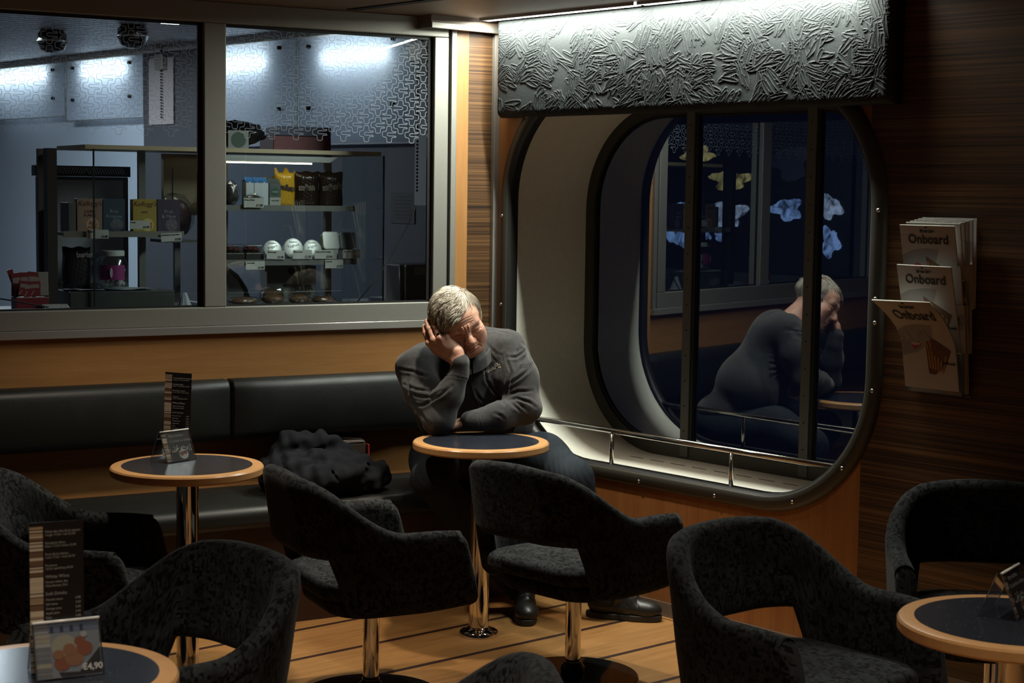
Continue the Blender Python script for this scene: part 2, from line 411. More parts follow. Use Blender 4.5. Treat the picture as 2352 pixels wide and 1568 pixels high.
# liner tunnel from the opening to the panes
sw = thing('window_2', None, None); sw['kind'] = 'structure'
XG = 5.05
gy0, gy1, gz0, gz1, gr = 3.56, 5.275, .545, 1.985, .44
ln = bmesh.new(); gl = rrect(gy0, gy1, gz0, gz1, gr, 18); rows = []
for k in range(13):
    t = k/12; e = t; s = t*t*(3-2*t)
    rows.append([(XB-.001+(XG-XB)*t, h[0]+(g[0]-h[0])*s, h[1]+(g[1]-h[1])*s) for h, g in zip(hole, gl)])
rows = [list(r) for r in zip(*rows)]
grid(ln, rows, closeu=True); obj('moulded_liner', ln, M['liner'], sw, smooth=True)
sl = bmesh.new()
for k in range(11):      # vent slots along the sill and up the far corner
    y = 4.78-k*.115
    bx(sl, 4.915, 4.919, y, y+.075, .5448, .5463)
for a in (196, 208, 221, 235):
    pass
obj('vent_slot', sl, M['black'], sw)
# frame bolted round the opening
fm = bmesh.new(); prof = [(-.004, .0), (-.004, .020), (.006, .026), (.040, .022), (.052, .012), (.056, .0)]
loopn = len(hole); cy, cz = (oy0+oy1)/2, (oz0+oz1)/2
def offs(pts, d):
    out = []; n = len(pts)
    for i in range(n):
        t = Vector(pts[(i+1) % n])-Vector(pts[i-1]); t.normalize(); out.append((pts[i][0]+t.y*d, pts[i][1]-t.x*d))
    return out
rows = []
for d, h in prof: rows.append([(XB-h, *q) for q in offs(hole, d)])
rows = [list(r) for r in zip(*rows)]
grid(fm, rows, closeu=True); obj('bolted_frame', fm, M['bronze'], sw, smooth=True)
ib = bmesh.new(); rows = []
for d, h in ((-.004, .021), (-.010, .012), (-.010, -.03), (0, -.03)): rows.append([(XB-h, *q) for q in offs(hole, d)])
grid(ib, [list(r) for r in zip(*rows)], closeu=True); obj('rubber_seal', ib, M['rubber'], sw, smooth=True)
mid = offs(hole, .03)
def dome(bm, c, r, ax=Vector((-1, 0, 0))):
    bmesh.ops.create_uvsphere(bm, u_segments=12, v_segments=6, radius=r, matrix=Matrix.Translation(c) @ Matrix.Diagonal((.6, 1, 1, 1)))
BOLTS = [(5.352, 1.52), (5.352, 1.15), (5.352, 1.03), (5.352, .95), (4.53, .515), (4.14, .515), (3.775, .527), (3.567, .672), (3.432, .97), (3.437, 1.2), (3.437, 1.28), (3.437, 1.55), (3.63, 1.962), (5.2, 1.93)]
for y, z in BOLTS:
    b = bmesh.new(); best = min(mid, key=lambda p: (p[0]-y)**2+(p[1]-z)**2)
    dome(b, Vector((XB-.024, best[0] if abs(best[0]-y) < .03 else y, best[1] if abs(best[1]-z) < .03 else z)), .0075); obj('bolt', b, M['bolt'], sw, smooth=True)
# inner frame, mullions, panes
go = rrect(gy0-.015, gy1+.015, gz0-.02, gz1+.02, gr+.01, 18); gi = rrect(gy0+.052, gy1-.052, gz0+.052, gz1-.045, gr-.05, 18)
gf = bmesh.new(); a, b = ringface(gf, go, gi, XG-.006); c_, d_ = ringface(gf, go, gi, XG+.03)
n = len(a)
for i in range(n): gf.faces.new((b[i], b[(i+1) % n], d_[(i+1) % n], d_[i])); gf.faces.new((a[i], a[(i+1) % n], c_[(i+1) % n], c_[i]))
obj('inner_frame', gf, M['bronze'], sw)
gg = bmesh.new(); g2 = offs(gi, -.012); a, b = ringface(gg, gi, g2, XG+.004); obj('gasket', gg, M['gasket'], sw)
for y in (4.672, 4.057):
    mb = bmesh.new(); bx(mb, XG-.012, XG+.02, y-.022, y+.022, gz0+.01, gz1-.01); m_ = obj('mullion', mb, M['greyframe'], sw, bevel=.002)
    gs = bmesh.new(); bx(gs, XG-.006, XG+.02, y-.036, y-.022, gz0+.052, gz1-.045); bx(gs, XG-.006, XG+.02, y+.022, y+.026, gz0+.052, gz1-.045); obj('gasket', gs, M['gasket'], m_)
    sc = bmesh.new()
    for k in range(13): bmesh.ops.create_uvsphere(sc, u_segments=8, v_segments=5, radius=.0035, matrix=Matrix.Translation((XG-.0125, y, .66+k*.103)))
    obj('screw_head', sc, M['black'], m_)
pn = bmesh.new(); pv = [pn.verts.new((XG+.010, *p)) for p in gi]; pn.faces.new(pv); obj('pane', pn, M['shipglass'], sw)
# padded pelmet over the window
def pelmet():
    y0, y1, z0, z1 = 3.378, 5.352, 1.923, CEIL-.004
    nz, ny = 215, 1060; Y = np.linspace(y0, y1, ny); Z = np.linspace(z0, z1, nz); H = np.zeros((nz, ny))
    rs = np.random.RandomState(3)
    cl = [(rs.uniform(y0, y1), rs.uniform(z0, z1), rs.uniform(0, PI)) for _ in range(300)]
    for cy_, cz_, a0 in cl:
        for q in range(rs.randint(4, 8)):
            a = a0+rs.normal(0, .16); L = rs.uniform(.022, .052); wd = rs.uniform(.004, .009)
            off = (q-3)*rs.uniform(.008, .013); c_y = cy_-math.sin(a0)*off+rs.normal(0, .006); c_z = cz_+math.cos(a0)*off+rs.normal(0, .006)
            j0, j1 = np.searchsorted(Y, [c_y-L-.01, c_y+L+.01]); i0, i1 = np.searchsorted(Z, [c_z-L-.01, c_z+L+.01])
            if j1 <= j0 or i1 <= i0: continue
            yy, zz = np.meshgrid(Y[j0:j1]-c_y, Z[i0:i1]-c_z)
            s = yy*math.cos(a)+zz*math.sin(a); t = -yy*math.sin(a)+zz*math.cos(a)
            t = t-.12*rs.uniform(-1, 1)*s*s/L
            half = wd*np.sqrt(np.clip(1-(s/L)**2, 0, 1)); ins = (np.abs(s) < L)
            d = np.abs(np.abs(t)-half); rid = np.exp(-(d/.0015)**2)*.0028*ins
            inner = ((np.abs(t) < half) & ins)
            cur = H[i0:i1, j0:j1]; cur[inner] = .0008; H[i0:i1, j0:j1] = np.maximum(cur, rid)
    H += rs.normal(0, .00012, H.shape)
    # rounded border
    by = np.minimum(Y-y0, y1-Y); bz = np.minimum(Z-z0, z1-Z+.02); R = .03
    edge = lambda b: np.where(b < R, R-np.sqrt(np.clip(R*R-(R-b)**2, 0, None)), 0)
    X = 4.588 - H + edge(by)[None, :]*.9 + edge(bz)[:, None]*.9
    V = np.stack([X, np.broadcast_to(Y, X.shape), np.broadcast_to(Z[:, None], X.shape)], -1).reshape(-1, 3)
    ii = np.arange(nz*ny).reshape(nz, ny); Fq = np.stack([ii[:-1, :-1], ii[:-1, 1:], ii[1:, 1:], ii[1:, :-1]], -1).reshape(-1, 4)
    me = mesh_np('padded_front', V, Fq); p = thing('pelmet', 'grey padded pelmet embossed with leaf strokes above the rounded window', 'pelmet', (XB, 4.365, z0))
    o = link_mesh('padded_front', me, M['pelmet'], p, True); me.transform(Matrix.Translation((-XB, -4.365, -z0)))
    b = bmesh.new(); bx(b, 4.617, XB-.001, y0+.001, y1-.001, z0+.001, z1); bmesh.ops.translate(b, verts=b.verts, vec=(-XB, -4.365, -z0)); obj('backing_board', b, M['black'], p)
def mesh_np(name, V, F):
    me = bpy.data.meshes.new(name); V = np.ascontiguousarray(V, np.float32); F = np.ascontiguousarray(F, np.int32)
    me.vertices.add(len(V)); me.vertices.foreach_set('co', V.ravel()); k = F.shape[1]
    me.loops.add(F.size); me.loops.foreach_set('vertex_index', F.ravel())
    me.polygons.add(len(F)); me.polygons.foreach_set('loop_start', np.arange(0, F.size, k, dtype=np.int32)); me.polygons.foreach_set('loop_total', np.full(len(F), k, np.int32))
    me.update(calc_edges=True); me.validate(); return me
pelmet()
for i, (y0, y1, nm) in enumerate(((4.485, 5.37, 'nearer the corner'), (3.49, 4.470, 'over the middle of the window'))):
    t = thing('ceiling_tube_light', 'slim lit ceiling strip light above grey pelmet, '+nm, 'light', (4.535, (y0+y1)/2, CEIL), 0, 'strip lights above the pelmet'); h = (y1-y0)/2
    b = bmesh.new(); bx(b, -.016, .016, -h, h, -.0095, -.0005); obj('lit_diffuser', b, M['tube'], t)
    b = bmesh.new(); bx(b, -.022, -.017, -h, h, -.012, -.0005); bx(b, .017, .022, -h, h, -.012, -.0005); obj('edge_trim', b, M['steel'], t)
# handrail
hr = thing('handrail', 'slim steel handrail on two posts across the rounded window sill', 'handrail', (4.668, 4.38, .545))
b = bmesh.new(); tube(b, [(0, 5.29-4.38, .143), (0, 3.60-4.38, .143)], .0115, 16); obj('rail', b, M['rail'], hr, smooth=True)
for y in (4.712, 4.088):
    b = bmesh.new(); tube(b, [(0, y-4.38, 0), (0, y-4.38, .135)], .0085, 14); obj('post', b, M['rail'], hr, smooth=True)
# ------------------------------------------------------------------ bench
def cushion(bm, x0, x1, y0, y1, z0, z1, r=.03, puff=.012, rx=.010):
    """softly rounded box with tight ends"""
    bmesh.ops.create_cube(bm, size=1)
    bmesh.ops.subdivide_edges(bm, edges=bm.edges[:], cuts=19, use_grid_fill=True)
    h = Vector(((x1-x0)/2, (y1-y0)/2, (z1-z0)/2)); R = Vector((rx, r, r)); ctr = Vector(((x0+x1)/2, (y0+y1)/2, (z0+z1)/2))
    def remap(t, hh, rr):     # put half of the grid lines into the rounded margin
        a = abs(t); s = 1 if t >= 0 else -1; k = .6
        return s*((hh-rr)*a/k if a < k else (hh-rr)+rr*math.sin((a-k)/(1-k)*PI/2)), (0 if a < k else (a-k)/(1-k))
    for v in bm.verts:
        q = [0, 0, 0]; m = [0, 0, 0]
        for i in range(3): q[i], m[i] = remap(v.co[i]*2, h[i], R[i])
        d = [math.copysign(m[i], v.co[i]) for i in range(3)]; L = math.sqrt(sum(x*x for x in d)); mx = max(abs(x) for x in d)
        if L > 1e-9:
            f = mx/L
            for i in range(3): q[i] = math.copysign(h[i]-R[i], v.co[i])*(1 if m[i] > 0 else 0)+(q[i] if m[i] == 0 else 0)+d[i]*f*R[i]
        p = Vector(q); fx = 1-(p.x/h.x)**10
        if h.y < h.z: p.y -= puff*fx*(1-(p.z/h.z)**2) if p.y < 0 else 0
        else: p.z += puff*fx*(1-(p.y/h.y)**4) if p.z > 0 else 0
        v.co = p+ctr
    return bm
def warp_edges(bm): return bm
bench = thing('banquette', 'long black leather banquette along the veneer wall below the shop window', 'bench', A(1.4, 5.98, 0), aA)
def rel(u, n=0): return u-1.4
for u0, u1 in ((-.2, 2.300), (2.304, 3.46)):
    b = bmesh.new(); cushion(b, u0-1.4, u1-1.4, 6.135-5.98, 6.24-5.98, .648, .885, .035, .018); obj('back_cushion', b, M['leather'], bench, smooth=True)
for u0, u1 in ((-.2, 1.30), (1.303, 2.56), (2.563, 3.46)):
    b = bmesh.new(); cushion(b, u0-1.4, u1-1.4, 5.752-5.98, 6.236-5.98, .375, .458, .03, .008); obj('seat_cushion', b, M['leather'], bench, smooth=True)
b = bmesh.new(); bx(b, -1.6, 2.06, 5.81-5.98, 6.236-5.98, 0, .374); obj('base', b, plain('dark_mahogany_base', (.035, .014, .008), .45), bench)
# ------------------------------------------------------------------ tables
def make_table():
    t = thing('cafe_table', 'x', 'table')
    b = bmesh.new(); R, r = .2475, .2105
    lathe(b, [(r, .7185), (R-.010, .7185), (R-.004, .7172), (R, .712), (R, .694), (R-.004, .689), (R-.012, .687), (.03, .687)], 96)
    obj('wooden_rim', b, M['rim'], t, auto=.6)
    b = bmesh.new(); lathe(b, [(0, .7187), (r+.0005, .7187), (r+.0005, .712)], 96); obj('inlaid_top', b, M['speck'], t, auto=.6)
    b = bmesh.new(); lathe(b, [(.0365, .018), (.0365, .672)], 40); obj('pedestal', b, M['chrome'], t, smooth=True)
    b = bmesh.new(); lathe(b, [(.11, .686), (.11, .680), (.05, .672), (.0367, .670)], 40); obj('top_plate', b, M['black'], t, auto=.6)
    b = bmesh.new(); lathe(b, [(.072, 0), (.072, .010), (.069, .018), (.060, .023), (.046, .0255), (.041, .031), (.037, .034)], 48); obj('floor_flange', b, M['chrome'], t, smooth=True)
    return t
TABLES = [((3.941, 4.652), 'round cafe table the sleeping man leans on'), ((2.818, 4.808), 'round cafe table carrying a tall menu in front of the empty bench'),
          ((1.376, 2.868), 'round cafe table with food photo card, half cut off by the bottom edge'), ((3.172, 1.965), 'round cafe table beside the dark zebrano wall, below the magazines')]
tab = make_table()
for i, (p, lb) in enumerate(TABLES):
    o = tab if i == 0 else copy_tree(tab); o.location = (*p, 0); o['label'] = lb; o['group'] = 'round cafe tables'; o.rotation_euler = (0, 0, 1.3*i)
# ------------------------------------------------------------------ tub chairs
def smooth01(t): t = max(0, min(1, t)); return t*t*(3-2*t)
def shell(bm):
    """U-shaped upholstered shell, open at the front (+y) with a cut-out under the back"""
    W, yb, yf = .268, -.235, .225; rc = .19
    path = []
    n1 = 16
    for k in range(n1): path.append((W, yf+(-(yf-(yb+rc)))*k/n1, 'R'))
    for k in range(15): a = PI/2*k/15; path.append((W-rc+rc*math.cos(a), yb+rc-rc*math.sin(a), 'C'))
    for k in range(13): path.append((W-rc-2*(W-rc)*k/12, yb, 'B'))
    pts = path + [(-x, y, s) for x, y, s in reversed(path[:n1+15])]
    L = [0]
    for p, q in zip(pts, pts[1:]): L.append(L[-1]+math.hypot(q[0]-p[0], q[1]-p[1]))
    mid = L[-1]/2; N = len(pts)
    rows = []
    def prof(i):
        d = abs(L[i]-mid)                           # distance from the middle of the back
        top = .755-.02*(d/.2)**2*(d < .2)
        if d >= .2: top = .735
        top = top + (.582-top)*smooth01((d-.17)/.27)
        top -= .012*smooth01((d-.50)/.2)
        bot = .50 + (.325-.50)*smooth01((d-.215)/.05)
        bot += .012*smooth01((d-.46)/.22)
        return top, bot, d
    T = .030
    for i in range(N):
        x, y, s = pts[i]; t = Vector((pts[min(i+1, N-1)][0]-pts[max(i-1, 0)][0], pts[min(i+1, N-1)][1]-pts[max(i-1, 0)][1])); t.normalize()
        nrm = Vector((-t.y, t.x)); nrm = nrm if nrm.dot(Vector((x, y))) > 0 else -nrm
        top, bot, d = prof(i)
        endf = smooth01((d-(mid-.055))/.055)
        ring = []; K = 8
        th = T*(1-.0*endf)
        cz0, cz1 = bot+th, top-th
        for k in range(K+1):  # over the top from outside to inside
            a = PI*k/K; ring.append((nrm*(th*math.cos(a)), cz1+th*math.sin(a)))
        for k in range(1, 6): ring.append((nrm*(-th), cz1+(cz0-cz1)*k/6))
        for k in range(K+1):
            a = PI+PI*k/K; ring.append((nrm*(th*math.cos(a)), cz0+th*math.sin(a)))
        for k in range(1, 6): ring.append((nrm*th, cz0+(cz1-cz0)*k/6))
        row = []
        for off, z in ring:
            f = (z-.30)/.45
            flare = 1+.10*f                      # leans outwards with height
            lean = -.05*max(0, f)*(1-smooth01((d-.3)/.3))
            fwd = 0
            if endf > 0:                         # slanted, rounded arm front
                fwd = -.060*endf*max(0, (z-.33)/.24) - .014*endf*((2*(z-(top+bot)/2)/(top-bot))**8)
            row.append(Vector((x*flare*(1 if d > .1 else 1)+off.x, y*(1+.05*f)+off.y+lean+fwd, z)))
        rows.append(row)
    m = len(rows[0])
    # rounded end caps
    def cap(row, prev, sgn):
        c = sum(row, Vector())/m; dirn = Vector((0, 1, 0)); out = []
        for s in (.35, .7, .92): 
            k = math.sqrt(1-s*s) if s < 1 else 0
            out.append([c+(p-c)*Vector((1, 1, 1)).x*0+Vector((p.x*k+c.x*(1-k), p.y+T*s*.9, c.z+(p.z-c.z)*(1-(1-k)*.10))) - c*1 for p in row])
        return [[p+c*0+Vector(c)*1 - Vector(c)*0 for p in r_] for r_ in out], c
    for end in (0, -1):
        base = rows[end]; c = sum(base, Vector())/m; ext = []
        for s in (.4, .75, .95):
            k = math.sqrt(1-s*s); ext.append([Vector((c.x+(p.x-c.x)*k, p.y+T*s, c.z+(p.z-c.z)*(1-(1-k)*.12))) for p in base])
        if end == 0: rows = ext[::-1]+rows
        else: rows = rows+ext
    uvL = [0]
    for a, b in zip(rows, rows[1:]): uvL.append(uvL[-1]+(b[6]-a[6]).length)
    per = [0]; r0 = rows[len(rows)//2-25]
    for a, b in zip(r0, r0[1:]+r0[:1]): per.append(per[-1]+(b-a).length)
    R2 = [r+[r[0]] for r in rows]
    V = [[bm.verts.new(p) for p in r] for r in rows]; Luv = bm.loops.layers.uv.verify()
    for i in range(len(V)-1):
        for j in range(m):
            ids = ((i, j), (i+1, j), (i+1, j+1), (i, j+1))
            f = bm.faces.new([V[a][b % m] for a, b in ids])
            for l, (a, b) in zip(f.loops, ids): l[Luv].uv = (uvL[a], per[b])
    for r in (V[0], V[-1]): bm.faces.new(r)
    return bm
def pad(bm, hw, y0, y1, z0, z1, r, rc=.10, crown=.012):
    loop = rrect(-hw, hw, y0, y1, rc, 10); cx_, cy_ = 0, (y0+y1)/2; n = len(loop); rows = []
    prof = [(0, z0)] + [(.5, z0)] + [(1-r*(1-math.sin(a))/hw, z0+r-r*math.cos(a)) for a in [PI/2*k/5 for k in range(6)]] + [(1-r*(1-math.cos(a))/hw, z1-r+r*math.sin(a)) for a in [PI/2*k/5 for k in range(6)]] + [(.7, z1+crown*.6), (.4, z1+crown), (0, z1+crown)]
    L = bm.loops.layers.uv.verify(); V = []
    for s, z in prof: V.append([bm.verts.new((cx_+(p[0]-cx_)*s, cy_+(p[1]-cy_)*s, z)) for p in loop] if s > 0 else [bm.verts.new((cx_, cy_, z))])
    for a, b in zip(V, V[1:]):
        for k in range(n):
            k2 = (k+1) % n
            f = bm.faces.new([a[0], b[k], b[k2]] if len(a) == 1 else [a[k], a[k2], b[0]] if len(b) == 1 else [a[k], a[k2], b[k2], b[k]])
            for l in f.loops: l[L].uv = (l.vert.co.x+.3+l.vert.co.z*.3, l.vert.co.y+.3+l.vert.co.z*.9)
    return bm
def make_chair():
    t = thing('tub_chair', 'x', 'chair')
    obj('backrest', shell(bmesh.new()), M['fabric'], t, smooth=True)
    obj('seat', pad(bmesh.new(), .235, -.235, .235, .365, .425, .028), M['fabric'], t, smooth=True)
    obj('seat_base', pad(bmesh.new(), .225, -.19, .205, .305, .366, .028, .12, 0), M['fabric'], t, smooth=True)
    b = bmesh.new(); lathe(b, [(.0265, .045), (.0265, .308)], 32); obj('pedestal', b, M['chrome'], t, smooth=True)
    b = bmesh.new(); lathe(b, [(.0275, .062), (.029, .056), (.029, .05), (.040, .035), (.040, .020), (.03, .016)], 32); obj('collar', b, M['blackgloss'], t, auto=.5)
    b = bmesh.new(); lathe(b, [(.222, 0), (.2225, .004), (.219, .008), (.12, .0125), (.04, .016), (0, .0165)], 96); obj('base_disc', b, M['blackgloss'], t, auto=.5)
    return t
# (x, y, heading of the seat front, label)
CHAIRS = [((3.845, 4.048), -87, 'patterned tub chair turned away in front of the man, beside the steel table leg'),
          ((3.19, 4.30), -105, 'patterned tub chair between the empty menu table and the man'),
          ((3.38, 2.70), 180, 'large patterned tub chair at front right with a gap under its back'),
          ((4.30, 2.73), 132, 'patterned tub chair against the dark zebrano wall, behind the right table'),
          ((1.92, 3.46), 92, 'patterned tub chair right of the food-card table, open side towards it'),
          ((2.35, 4.67), -130, 'patterned tub chair at the left edge with its seat facing the menu table leg'),
          ((1.80, 2.385), 55, 'patterned tub chair showing only a corner of its back at bottom centre')]
ch = make_chair()
for i, (p, a, lb) in enumerate(CHAIRS):
    o = ch if i == 0 else copy_tree(ch); o.location = (*p, 0); o.rotation_euler = (0, 0, math.radians(a)); o['label'] = lb; o['group'] = 'patterned tub chairs'
# ------------------------------------------------------------------ the shop behind the glass
XS = 5.0
M['navy'] = plain('dark_blue_grey_wall', (.085, .10, .13), .6); M['bluewhite'] = plain('pale_blue_wall', (.50, .57, .66), .6)
def frosted():
    t = NT('frosted_light_panel'); a = t.add('ShaderNodeBsdfTranslucent'); a.inputs[0].default_value = (.80, .86, .92, 1); d = t.add('ShaderNodeBsdfDiffuse'); d.inputs[0].default_value = (.62, .68, .76, 1)
    m = t.add('ShaderNodeMixShader', i0=.40); t.t.links.new(a.outputs[0], m.inputs[1]); t.t.links.new(d.outputs[0], m.inputs[2]); t.t.links.new(m.outputs[0], t.out.inputs[0]); return t.m
M['frost'] = frosted(); M['shoptube'] = emit('shop_tube', (.80, .92, 1), 15); M['cabtube'] = emit('cabinet_tube', (1, .90, .60), 6)
ws = bmesh.new(); bx(ws, XS+.10, XS+.16, 5.47, 13.2, 0, 2.6); struct('wall_shop', ws, M['bluewhite'])
wd = bmesh.new(); bx(wd, XS+.04, XS+.099, 5.60, 8.98, .2, 1.845); struct('trim_9', wd, M['navy'])
we = bmesh.new(); bx(we, -1.0, XS+.2, 13.2, 13.3, 0, 2.6); struct('wall_shop_end', we, M['bluewhite'])
sc_ = bmesh.new(); rot = Matrix.Rotation(aA, 4, 'Z')
bx(sc_, -1.0, 6.2, 6.31, 13.4, 2.46, 2.5, 0, rot); struct('ceiling_shop', sc_, plain('shop_ceiling_backing', (.20, .20, .21), .6))
sl_ = bmesh.new()
for k in range(64): bx(sl_, -.6, 5.1, 6.40+k*.10, 6.40+k*.10+.075, 2.435, 2.45, 0, rot)
struct('gap_shade_strip0', sl_, plain('linear_ceiling_slats', (.40, .41, .43), .4, .3))
co = bmesh.new(); bx(co, XS-.03, XS+.10, 5.60, 13.1, 2.395, 2.44); struct('gap_shade_strip1', co, plain('cream_cornice', (.62, .58, .52), .6))
flp = bmesh.new(); bx(flp, -1.0, 6.2, 6.31, 13.4, -.04, -.001, 0, rot); struct('floor_shop', flp, plain('shop_floor', (.12, .12, .13), .4))
# light panels standing off the wall
PANELS = [(6.43, 7.395, 1.85, 2.39, 'nearest the window frame'), (7.415, 8.86, 1.85, 2.40, 'second, beside the mullion'), (9.02, 10.0, 2.03, 2.40, 'third, past the dark pillar'), (10.02, 11.3, 2.06, 2.40, 'farthest, at the left end')]
for i, (y0, y1, z0, z1, nm) in enumerate(PANELS):
    t = thing('light_panel', 'frosted bright light panel on the shop wall, '+nm, 'light panel', (XS, (y0+y1)/2, z0), 0, 'light panels on the shop wall'); h = (y1-y0)/2; H_ = z1-z0
    b = bmesh.new(); b.faces.new([b.verts.new(p) for p in ((0, -h, 0), (0, h, 0), (0, h, H_), (0, -h, H_))]); obj('frosted_sheet', b, M['frost'], t)
    b = bmesh.new(); bx(b, -.002, .003, -h, h, -.004, 0); bx(b, -.002, .003, -h-.004, -h, -.004, H_); bx(b, -.002, .003, h, h+.004, -.004, H_); obj('sheet_edge', b, M['alu'], t)
    b = bmesh.new(); tube(b, [(.052, -h*.60, H_*.80), (.052, h*.60, H_*.80)], .012, 10); obj('lamp_tube', b, M['shoptube'], t)
    for yy, zz in ((-h+.15, .045), (-h+.15, H_*.34), (h-.10, .045), (h-.10, H_*.34)):
        b = bmesh.new(); tube(b, [(-.018, yy, H_-zz if zz < .1 else zz), (.0985, yy, H_-zz if zz < .1 else zz)], .010, 12); obj('standoff', b, M['black'], t, smooth=True)
pl = bmesh.new(); bx(pl, XS-.02, XS+.098, 8.30, 8.98, .0, 2.395); 
struct('gap_shade_strip2', pl, plain('dark_pillar', (.07, .07, .08), .5))
pr = bmesh.new(); bx(pr, XS-.03, XS-.022, 8.62, 8.90, 1.98, 2.36); bx(pr, XS-.021, XS-.0205, 8.62, 8.9, 1.98, 2.36); struct('gap_shade_strip3', pr, plain('pinkish_white_strip', (.38, .34, .34), .5))
ct = bmesh.new(); bx(ct, XS-.012, XS, 6.27, 6.40, 1.55, 2.39); rc_ = struct('gap_shade_strip4', ct, plain('pale_shutter_guide', (.45, .48, .52), .45))
for y, z, nm in ((6.345, 1.62, None), (8.74, 2.02, None)):
    t = thing('roller_chain', 'beaded pull chain and bracket beside the '+('right end of the light panels' if y < 7 else 'dark pillar between light panels'), 'blind chain', (XS-.04, y, z)); b = bmesh.new()
    for k in range(44): bmesh.ops.create_icosphere(b, subdivisions=1, radius=.0065, matrix=Matrix.Translation((0, 0, .0165*k)))
    obj('chain', b, M['black'], t); t['kind'] = 'thing'
    b = bmesh.new(); bx(b, -.02, .028, -.05, .05, .60 if y < 7 else .27, .70 if y < 7 else .36); obj('bracket', b, M['steel'], t, bevel=.006)
shopl = light('AREA', 'shop_ceiling_lamp', A(1.9, 9.4, 2.42), (0, 0, -1), 42, COOL, shape='RECTANGLE', size=.5, size_y=.5)
def solo(name, label, cat, bm, mat, loc, group=None, rz=aA, **k):
    o = obj(name, bm, mat, None, **k); o.location = loc; o.rotation_euler = (0, 0, rz); return tag(o, label, cat, group)
def SH_(name, label, cat, u, n, z, group=None, da=0): return thing(name, label, cat, A(u, n, z), aA+da, group)
FRONT = lambda x, y, z: Matrix.Translation((x, y, z)) @ Matrix.Rotation(PI/2, 4, 'X')
t = SH_('ceiling_lamp', 'small square lit lamp on the shop ceiling, top right of the left pane', 'light', 2.752, 8.10, 2.434)
b = bmesh.new(); bx(b, -.045, .045, -.10, .10, -.012, 0); obj('lit_face', b, emit('square_lamp', (.9, .96, 1), 6), t)
b = bmesh.new(); bx(b, -.052, .052, -.107, .107, -.008, .0005); obj('housing', b, M['alu'], t)
for u, n, lb in ((2.40, 9.06, 'black round ceiling spotlight hanging at top left of the shop'), (2.66, 8.5, 'smaller black ceiling spotlight beside the square lamp')):
    t = SH_('ceiling_spotlight', lb, 'spotlight', u, n, 2.434); b = bmesh.new(); lathe(b, [(0, 0), (.06, 0), (.075, -.02), (.078, -.06), (.060, -.10), (.03, -.115), (0, -.118)], 28); obj('housing', b, M['blackgloss'], t, smooth=True)
    b = bmesh.new(); lathe(b, [(.079, -.050), (.082, -.055), (.079, -.060)], 28); obj('trim_ring', b, M['steel'], t, smooth=True)
# counter
cn = bmesh.new(); bx(cn, 1.0, 3.7, 6.40, 7.4, .0, 1.10); ctr = solo('shop_counter', 'dark shop counter carrying the food cabinet, just behind the glass', 'counter', cn, plain('dark_counter', (.05, .05, .055), .35), (0, 0, 0))
# display cabinet
cab = SH_('display_cabinet', 'glass food display cabinet with two tiers of shelves behind the shop window', 'display cabinet', 1.76, 6.70, 1.101)
woodc = plain('pale_ash_board', (.50, .43, .28), .5); grym = plain('grey_cabinet_metal', (.20, .20, .19), .4, .4)
M['cabglass'] = glassmix('cabinet_glass', (.93, .95, .95), .035)
b = bmesh.new(); bx(b, .14, 1.437, 0, .42, .666, .683); obj('top_board', b, woodc, cab)
b = bmesh.new(); bx(b, .70, 1.30, .015, .40, .0, .028); obj('deck', b, grym, cab, bevel=.003)
for x0, x1, z in ((.72, 1.312, .431), (.72, 1.320, .203), (.05, .545, .322)):
    b = bmesh.new(); bx(b, x0, x1, .0, .30, z, z+.012); bx(b, x0, x1, -.006, .0, z-.006, z+.018); obj('shelf', b, grym if z != .322 else plain('shelf_steel', (.30, .29, .25), .35, .4), cab)
for x in (.0, .775, 1.255, .415): 
    b = bmesh.new(); bx(b, x, x+.028, .18, .205, .028, .666); obj('post', b, plain('dark_bronze_post', (.07, .06, .045), .5) if x == 0 else grym, cab)
b = bmesh.new(); bx(b, -.01, .028, 0, .06, .028, .665); obj('corner_post', b, plain('brown_black_post', (.035, .028, .022), .5), cab)
for x0, x1 in ((.165, .80), (.805, 1.437)):
    b = bmesh.new(); bx(b, x0, x1, -.030, -.027, .028, .666); obj('front_glass', b, M['cabglass'], cab)
b = bmesh.new(); bx(b, 1.432, 1.437, -.028, .40, .0, .666); obj('side_glass', b, M['cabglass'], cab)
b = bmesh.new(); bx(b, .163, .168, -.033, -.024, .03, .666); obj('edge_seal', b, M['black'], cab); b = bmesh.new(); bx(b, 1.434, 1.438, -.033, -.024, .03, .666); obj('edge_seal', b, M['black'], cab)
b = bmesh.new(); prism(b, [(.70, .655), (1.235, .655), (1.20, .632), (.70, .632)], .01, .12); obj('lamp_cover', b, plain('white_lamp_cover', (.55, .57, .58), .4), cab)
b = bmesh.new(); tube(b, [(.72, .02, .626), (1.12, .02, .626)], .0035, 10); obj('lamp_tube', b, M['cabtube'], cab)
b = bmesh.new(); bx(b, .56, .80, .30, .33, .40, .66); bx(b, .60, .76, .295, .30, .45, .60); obj('back_door', b, woodc, cab)
